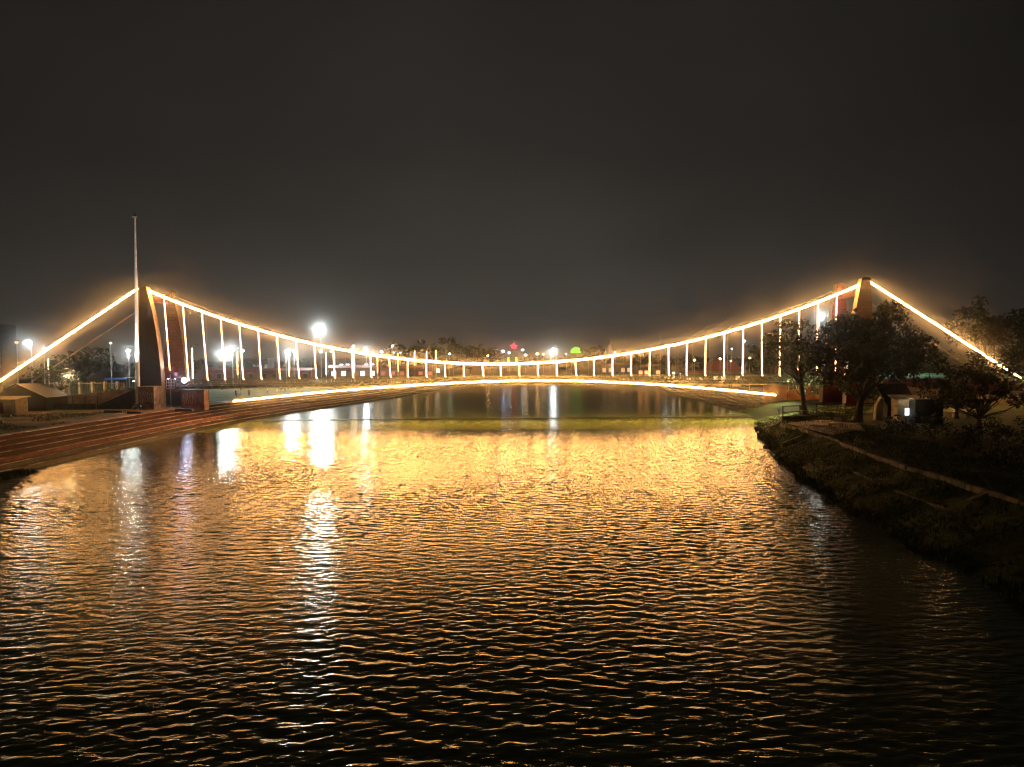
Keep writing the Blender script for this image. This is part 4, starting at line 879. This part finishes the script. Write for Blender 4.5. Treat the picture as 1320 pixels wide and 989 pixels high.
# park fence
fa = gz(1009, 541, ZR); fb = gz(1052, 537, ZR); fc = gz(1126, 536, ZR)
fence('park_fence', 'dark park fence with horizontal rails beside the slender tree', [(fa.x, fa.y), (fb.x, fb.y), (fc.x, fc.y)], ZR, 1.9, M_DARKM, False, post=5.2, top=.07)
o = thing('edging_wall', 'low dark stone edging wall under the park fence', 'wall', (fa.x, fa.y, ZR))
MB().prism([(fa.x-.3, fa.y-.6, ZR-.6), (fb.x, fb.y-.6, ZR-.6), (fb.x, fb.y-.6, ZR+.35), (fa.x-.3, fa.y-.6, ZR+.5)], (0, .45, 0)).build('wall_body', mat('brown_masonry', (.13, .07, .045), .9, .5, 1.4, .5), o)
# kerb wall along the top of the bank
kp = [gz(px, py, ZR+.12) for px, py in ((1006, 545), (1030, 551), (1067, 563), (1093, 573), (1118.5, 583.5), (1145, 592), (1170, 601), (1222, 616), (1274, 632), (1317, 645), (1420, 676))]
o = thing('kerb_wall', 'pale stone kerb wall running along the top of the right bank', 'kerb', tuple(kp[3]))
b = MB(); r = random.Random(4)
for p0, p1 in zip(kp, kp[1:]):
    nn = max(1, int((p1-p0).length/2.0))
    for i in range(nn):
        u = p0.lerp(p1, i/nn+.012); w = p0.lerp(p1, (i+1)/nn-.012); d = r.uniform(-.1, .06); s = r.uniform(.7, 1.15)* (w-u).normalized().cross(Vector((0,0,1)))*.17
        b.prism([u-s+Vector((0,0,d)), u+s+Vector((0,0,d*.5)), w+s+Vector((0,0,d*.7)), w-s+Vector((0,0,d*.3))][::-1], (0, 0, -.42))
b.build('kerb_stones', mat('kerb_stone', (.14, .12, .075), .85, .6, 1.1, .5), o)
kp2 = [gz(px, py, 1.35) for px, py in ((1100, 607), (1141, 627), (1180, 641), (1228, 658), (1317, 693), (1420, 732))]
o = thing('slope_kerb', 'dim lower line of stone edging halfway down the right bank', 'kerb', tuple(kp2[1])); b = MB()
for p0, p1 in zip(kp2, kp2[1:]):
    s = (p1-p0).normalized().cross(Vector((0,0,1)))*.18; b.prism([p0-s, p0+s, p1+s, p1-s][::-1], (0, 0, -.7))
b.build('kerb_stones', MATS['kerb_stone'], o)
# stone ribs down the slope
for pa, pb, lab in (((1035, 561), (1008, 571), 'short stone rib on the bank below the fence corner'), ((1272, 634), (1230, 652), 'stone rib joining the two kerbs on the right bank'), ((1095, 574), (1076, 583), 'small stone rib stepping down from the kerb'), ((1160, 598), (1148, 606), 'tiny stone rib on the slope below the kerb')):
    p0 = gz(*pa, ZR+.1); p1 = gz(*pb, 1.5); s = Vector((0, .2, 0)); tag(MB().prism([p0-s, p0+s, p1+s, p1-s][::-1], (0, 0, -.6)).build('stone_rib', MATS['kerb_stone']), lab, 'stone rib')
# paved terrace with the bench
b = MB(); P = [gz(px, py, ZR+.16) for px, py in ((1012, 545.5), (1060, 541), (1108, 546), (1112, 553), (1072, 561))]
n = len(b.v); b.v += [tuple(p) for p in P]; b.f.append(tuple(range(len(P)))); b.m.append(0); struct('terrace_path', b, mat('terrace_paving', (.2, .12, .08), .7, .4, 1.2, .4, col2=(.3, .2, .14)))
p = gz(1077.5, 550, ZR+.16); o = thing('park_bench', 'small park bench with a pinkish backrest on the paved terrace', 'bench', tuple(p))
z = p.z
MB().box(p.x-.85, p.x+.85, p.y-.25, p.y+.25, z+.45, z+.53).build('seat', M_PAINTW, o)
MB().prism([(p.x-.1, p.y+.28, z+.62), (p.x+.85, p.y+.28, z+.62), (p.x+.85, p.y+.36, z+1.15), (p.x-.1, p.y+.36, z+1.15)], (0, .06, 0)).build('backrest', mat('bench_pink', (.5, .3, .22), .6, .1, 4), o)
for sx in (-.75, .75):
    for sy in (-.2, .2): MB().box(p.x+sx-.05, p.x+sx+.05, p.y+sy-.05, p.y+sy+.05, z, z+.449).build('leg', M_DARKM, o)
    MB().box(p.x+sx-.04, p.x+sx+.04, p.y+.29, p.y+.35, z+.5, z+.7).build('support', M_DARKM, o)
for px, py, w, lab in ((1060, 549, 2.2, 'white painted edging strip left of the bench'), (1098, 554, 2.6, 'pale edging strip right of the bench')):
    p = gz(px, py, ZR+.16); tag(MB().prism([(p.x-w/2, p.y+.5, p.z-.2), (p.x+w/2, p.y-.5, p.z-.2), (p.x+w/2, p.y-.3, p.z-.2), (p.x-w/2, p.y+.7, p.z-.2)], (0, 0, .34)).build('edging_strip', M_PAINTW), lab, 'edging')
# low lamp bollard at the fence corner
p = gz(1004, 541, 2.0); o = thing('bollard', 'thin pale bollard at the corner of the park fence', 'bollard', tuple(p)); MB().tube([(p.x, p.y, 1.4), (p.x, p.y, 3.4)], .05, 6).build('post', M_WHITEP, o); MB().ball((p.x-.1, p.y, 3.5), .12, 8).build('cap', M_WHITEP, o)
# stone bench and bicycles' place: low table under the right edge tree
p = gz(1238, 539, ZR); o = thing('stone_table', 'pale stone table on two legs under the right edge tree', 'table', tuple(p))
MB().box(p.x-1.7, p.x+1.7, p.y-.5, p.y+.5, ZR+.8, ZR+.95).build('top', M_CONC, o)
for s in (-.9, .9): MB().box(p.x+s-.2, p.x+s+.2, p.y-.3, p.y+.3, ZR-.2, ZR+.798).build('leg', M_CONC, o)

# ------------------------------------------------------------------ grass
def grass_patch(name, label, pts, h, w, seed, m):
    g = np.random.default_rng(seed); P = np.array(pts); k = len(P); a = g.random(k)*6.283; hh = h*(.5+g.random(k)); le = g.normal(0, .35, (k, 2))*hh[:, None]
    dx = np.cos(a)*w; dy = np.sin(a)*w
    V = np.empty((k, 3, 3)); V[:, 0] = P + np.stack([dx, dy, 0*dx-.03], 1); V[:, 1] = P - np.stack([dx, dy, 0*dx+.03], 1); V[:, 2] = P + np.concatenate([le, hh[:, None]], 1)
    me = bpy.data.meshes.new(name); me.from_pydata(V.reshape(-1, 3).tolist(), [], np.arange(3*k).reshape(k, 3).tolist()); me.materials.append(m)
    o = bpy.data.objects.new(name, me); C.objects.link(o); tag(o, label, 'grass', None, 'stuff'); return o
r = random.Random(21); pts = []
def bank_z(x, y):
    E = right_edge(y); w = slope_w(y); f = (x-E+.6)/(w+.6)
    if f >= 1: return ZR + .05
    z = -.35 + (ZR+.35)*(max(f, 0)**.85)
    return z + (.24*mnoise.noise(Vector((x*.55, y*.55, 3))) + .1*mnoise.noise(Vector((x*1.7, y*1.7, 5))))*min(1, f*6)*(1-f**6)
while len(pts) < 26000:
    y = 26 + 100*r.random()**1.0; E = right_edge(y); x = E - .1 + (slope_w(y)+9)*r.random()
    if mnoise.noise(Vector((x*.35, y*.35, 2))) < -.18 and r.random() < .8: continue
    z = bank_z(x, y)
    if z > -.05: pts.append((x, y, z))
grass_patch('grass', 'rough dark grass covering the right bank', pts, .2, .045, 2, M_GRASS)
pts = []
while len(pts) < 5000:
    y = 70 + 46*r.random(); x = -63.5 - 26*r.random()
    if mnoise.noise(Vector((x*.16, y*.16, 4))) > .0: pts.append((x, y, ZB+.05))
grass_patch('grass', 'patchy short grass on the dirt above the red steps', pts, .22, .05, 4, M_GRASS)
pts = []
while len(pts) < 2500:
    y = 58 + 16*r.random(); x = -53.4 + 1.6*r.random() ** 2; pts.append((x, y, .02))
grass_patch('grass', 'green weeds at the water line below the nearest red steps', pts, .35, .06, 5, M_GRASS)

pts = []
while len(pts) < 3500:
    y = 26 + 95*r.random(); x = right_edge(y) - .25 + 1.0*r.random()**2
    if mnoise.noise(Vector((y*.4, 1, 2))) > -.25: pts.append((x, y, max(-.05, bank_z(x, y))))
grass_patch('grass', 'taller dark weeds along the water edge of the right bank', pts, .36, .05, 6, M_GRASS)

# ------------------------------------------------------------------ people on the lawn
def person_mesh(sitting, shirt, trousers, seed):
    r = random.Random(seed); s = r.uniform(-.05, .05); k = .22+s
    J = {'pelvis': (0,0,.92), 'chest': (0,0,1.25), 'neck': (0,0,1.48), 'chin': (0,-.01,1.56), 'head': (0,0,1.66), 'crown': (0,0,1.76),
         'shl': (-.19,0,1.42), 'ell': (-.26,.03,1.14), 'hal': (-.25,-.08,.88), 'shr': (.19,0,1.42), 'elr': (.27,.0,1.14), 'har': (.24,-.12,.9),
         'hil': (-.1,0,.88), 'knl': (-.12,-k*.6,.5), 'anl': (-.13,-k*.3,.09), 'tol': (-.14,-k*.3-.17,.04), 'hir': (.1,0,.88), 'knr': (.12,k*.3,.5), 'anr': (.13,k,.1), 'tor': (.14,k-.16,.04)}
    Rd = {'pelvis': .15, 'chest': .165, 'neck': .062, 'chin': .07, 'head': .1, 'crown': .075, 'shl': .075, 'ell': .05, 'hal': .036, 'shr': .075, 'elr': .05, 'har': .036, 'hil': .1, 'knl': .066, 'anl': .045, 'tol': .035, 'hir': .1, 'knr': .066, 'anr': .045, 'tor': .035}
    ks = list(J); ix = {a: i for i, a in enumerate(ks)}
    E = [('pelvis','chest'),('chest','neck'),('neck','chin'),('chin','head'),('head','crown'),('chest','shl'),('shl','ell'),('ell','hal'),('chest','shr'),('shr','elr'),('elr','har'),('pelvis','hil'),('hil','knl'),('knl','anl'),('anl','tol'),('pelvis','hir'),('hir','knr'),('knr','anr'),('anr','tor')]
    me = bpy.data.meshes.new('p'); me.from_pydata([J[a] for a in ks], [(ix[a], ix[c]) for a, c in E], [])
    o = bpy.data.objects.new('p', me); C.objects.link(o); o.modifiers.new('s', 'SKIN'); o.modifiers.new('u', 'SUBSURF').levels = 1
    for i, a in enumerate(ks):
        me.skin_vertices[0].data[i].radius = (Rd[a], Rd[a]*(.75 if a in ('pelvis','chest') else 1))
    me.skin_vertices[0].data[0].use_root = True
    dg = bpy.context.evaluated_depsgraph_get(); nm = bpy.data.meshes.new_from_object(o.evaluated_get(dg)); bpy.data.objects.remove(o)
    for m in (M_SKIN, shirt, trousers, mat('black_hair', (.012,.01,.01), .5, .2, 9)): nm.materials.append(m)
    for p in nm.polygons:
        c = p.center; p.use_smooth = True
        p.material_index = 3 if (c.z > 1.69 or (c.z > 1.58 and c.y > .03)) else 0 if (c.z > 1.47 or (abs(c.x) > .2 and c.z < 1.12)) else 1 if c.z > .93 else 2 if c.z > .1 else 3
    nm.name = 'person'; return nm
cl = {'white': mat('white_cloth', (.6,.58,.56), .9, .1, 9), 'red': mat('red_cloth', (.4,.05,.04), .9, .1, 9), 'pink': mat('pink_cloth', (.55,.25,.4), .9, .1, 9), 'blue': mat('blue_cloth', (.08,.12,.3), .9, .1, 9), 'dark': mat('dark_cloth', (.03,.03,.04), .9, .1, 9), 'brown': mat('brown_cloth', (.2,.1,.05), .9, .1, 9)}
for i, (px, py, top, bot, rot, lab) in enumerate([(321, 510.5, 'brown', 'dark', .3, 'person in a brown top standing on the lawn nearest the arch end'), (345, 508, 'white', 'brown', 1.2, 'person in white walking alone across the lawn'), (357.5, 505.5, 'pink', 'white', 2.0, 'person in pink at the left of the lawn group'), (362, 504.8, 'white', 'blue', -.6, 'person in white with blue trousers in the lawn group'), (367.5, 504.2, 'red', 'dark', .8, 'person in red at the right of the lawn group'), (304, 511.5, 'dark', 'dark', 2.6, 'person in dark clothes beside the left arch end')]):
    g_ = gz(px, py, ZB+.12); o = bpy.data.objects.new('person', person_mesh(False, cl[top], cl[bot], i)); C.objects.link(o); o.location = (g_.x, g_.y, ZB+.08); o.rotation_euler = (0, 0, rot); tag(o, lab, 'person', 'people on the lawn')

# ------------------------------------------------------------------ haze in the damp night air
b = MB().box(-420, 420, -12, 640, -4, 46)
hz = b.build('haze', []); hz.data.materials.clear()
m = bpy.data.materials.new('haze_air'); m.use_nodes = True; t = m.node_tree; t.nodes.clear()
ou = N(t, 'ShaderNodeOutputMaterial'); pv = N(t, 'ShaderNodeVolumePrincipled'); pv.inputs['Color'].default_value = (.9, .9, .9, 1); pv.inputs['Density'].default_value = HAZE; pv.inputs['Anisotropy'].default_value = HAZE_G
t.links.new(pv.outputs[0], ou.inputs['Volume']); hz.data.materials.append(m); tag(hz, 'thin pale night haze over the river', 'haze', None, 'stuff')
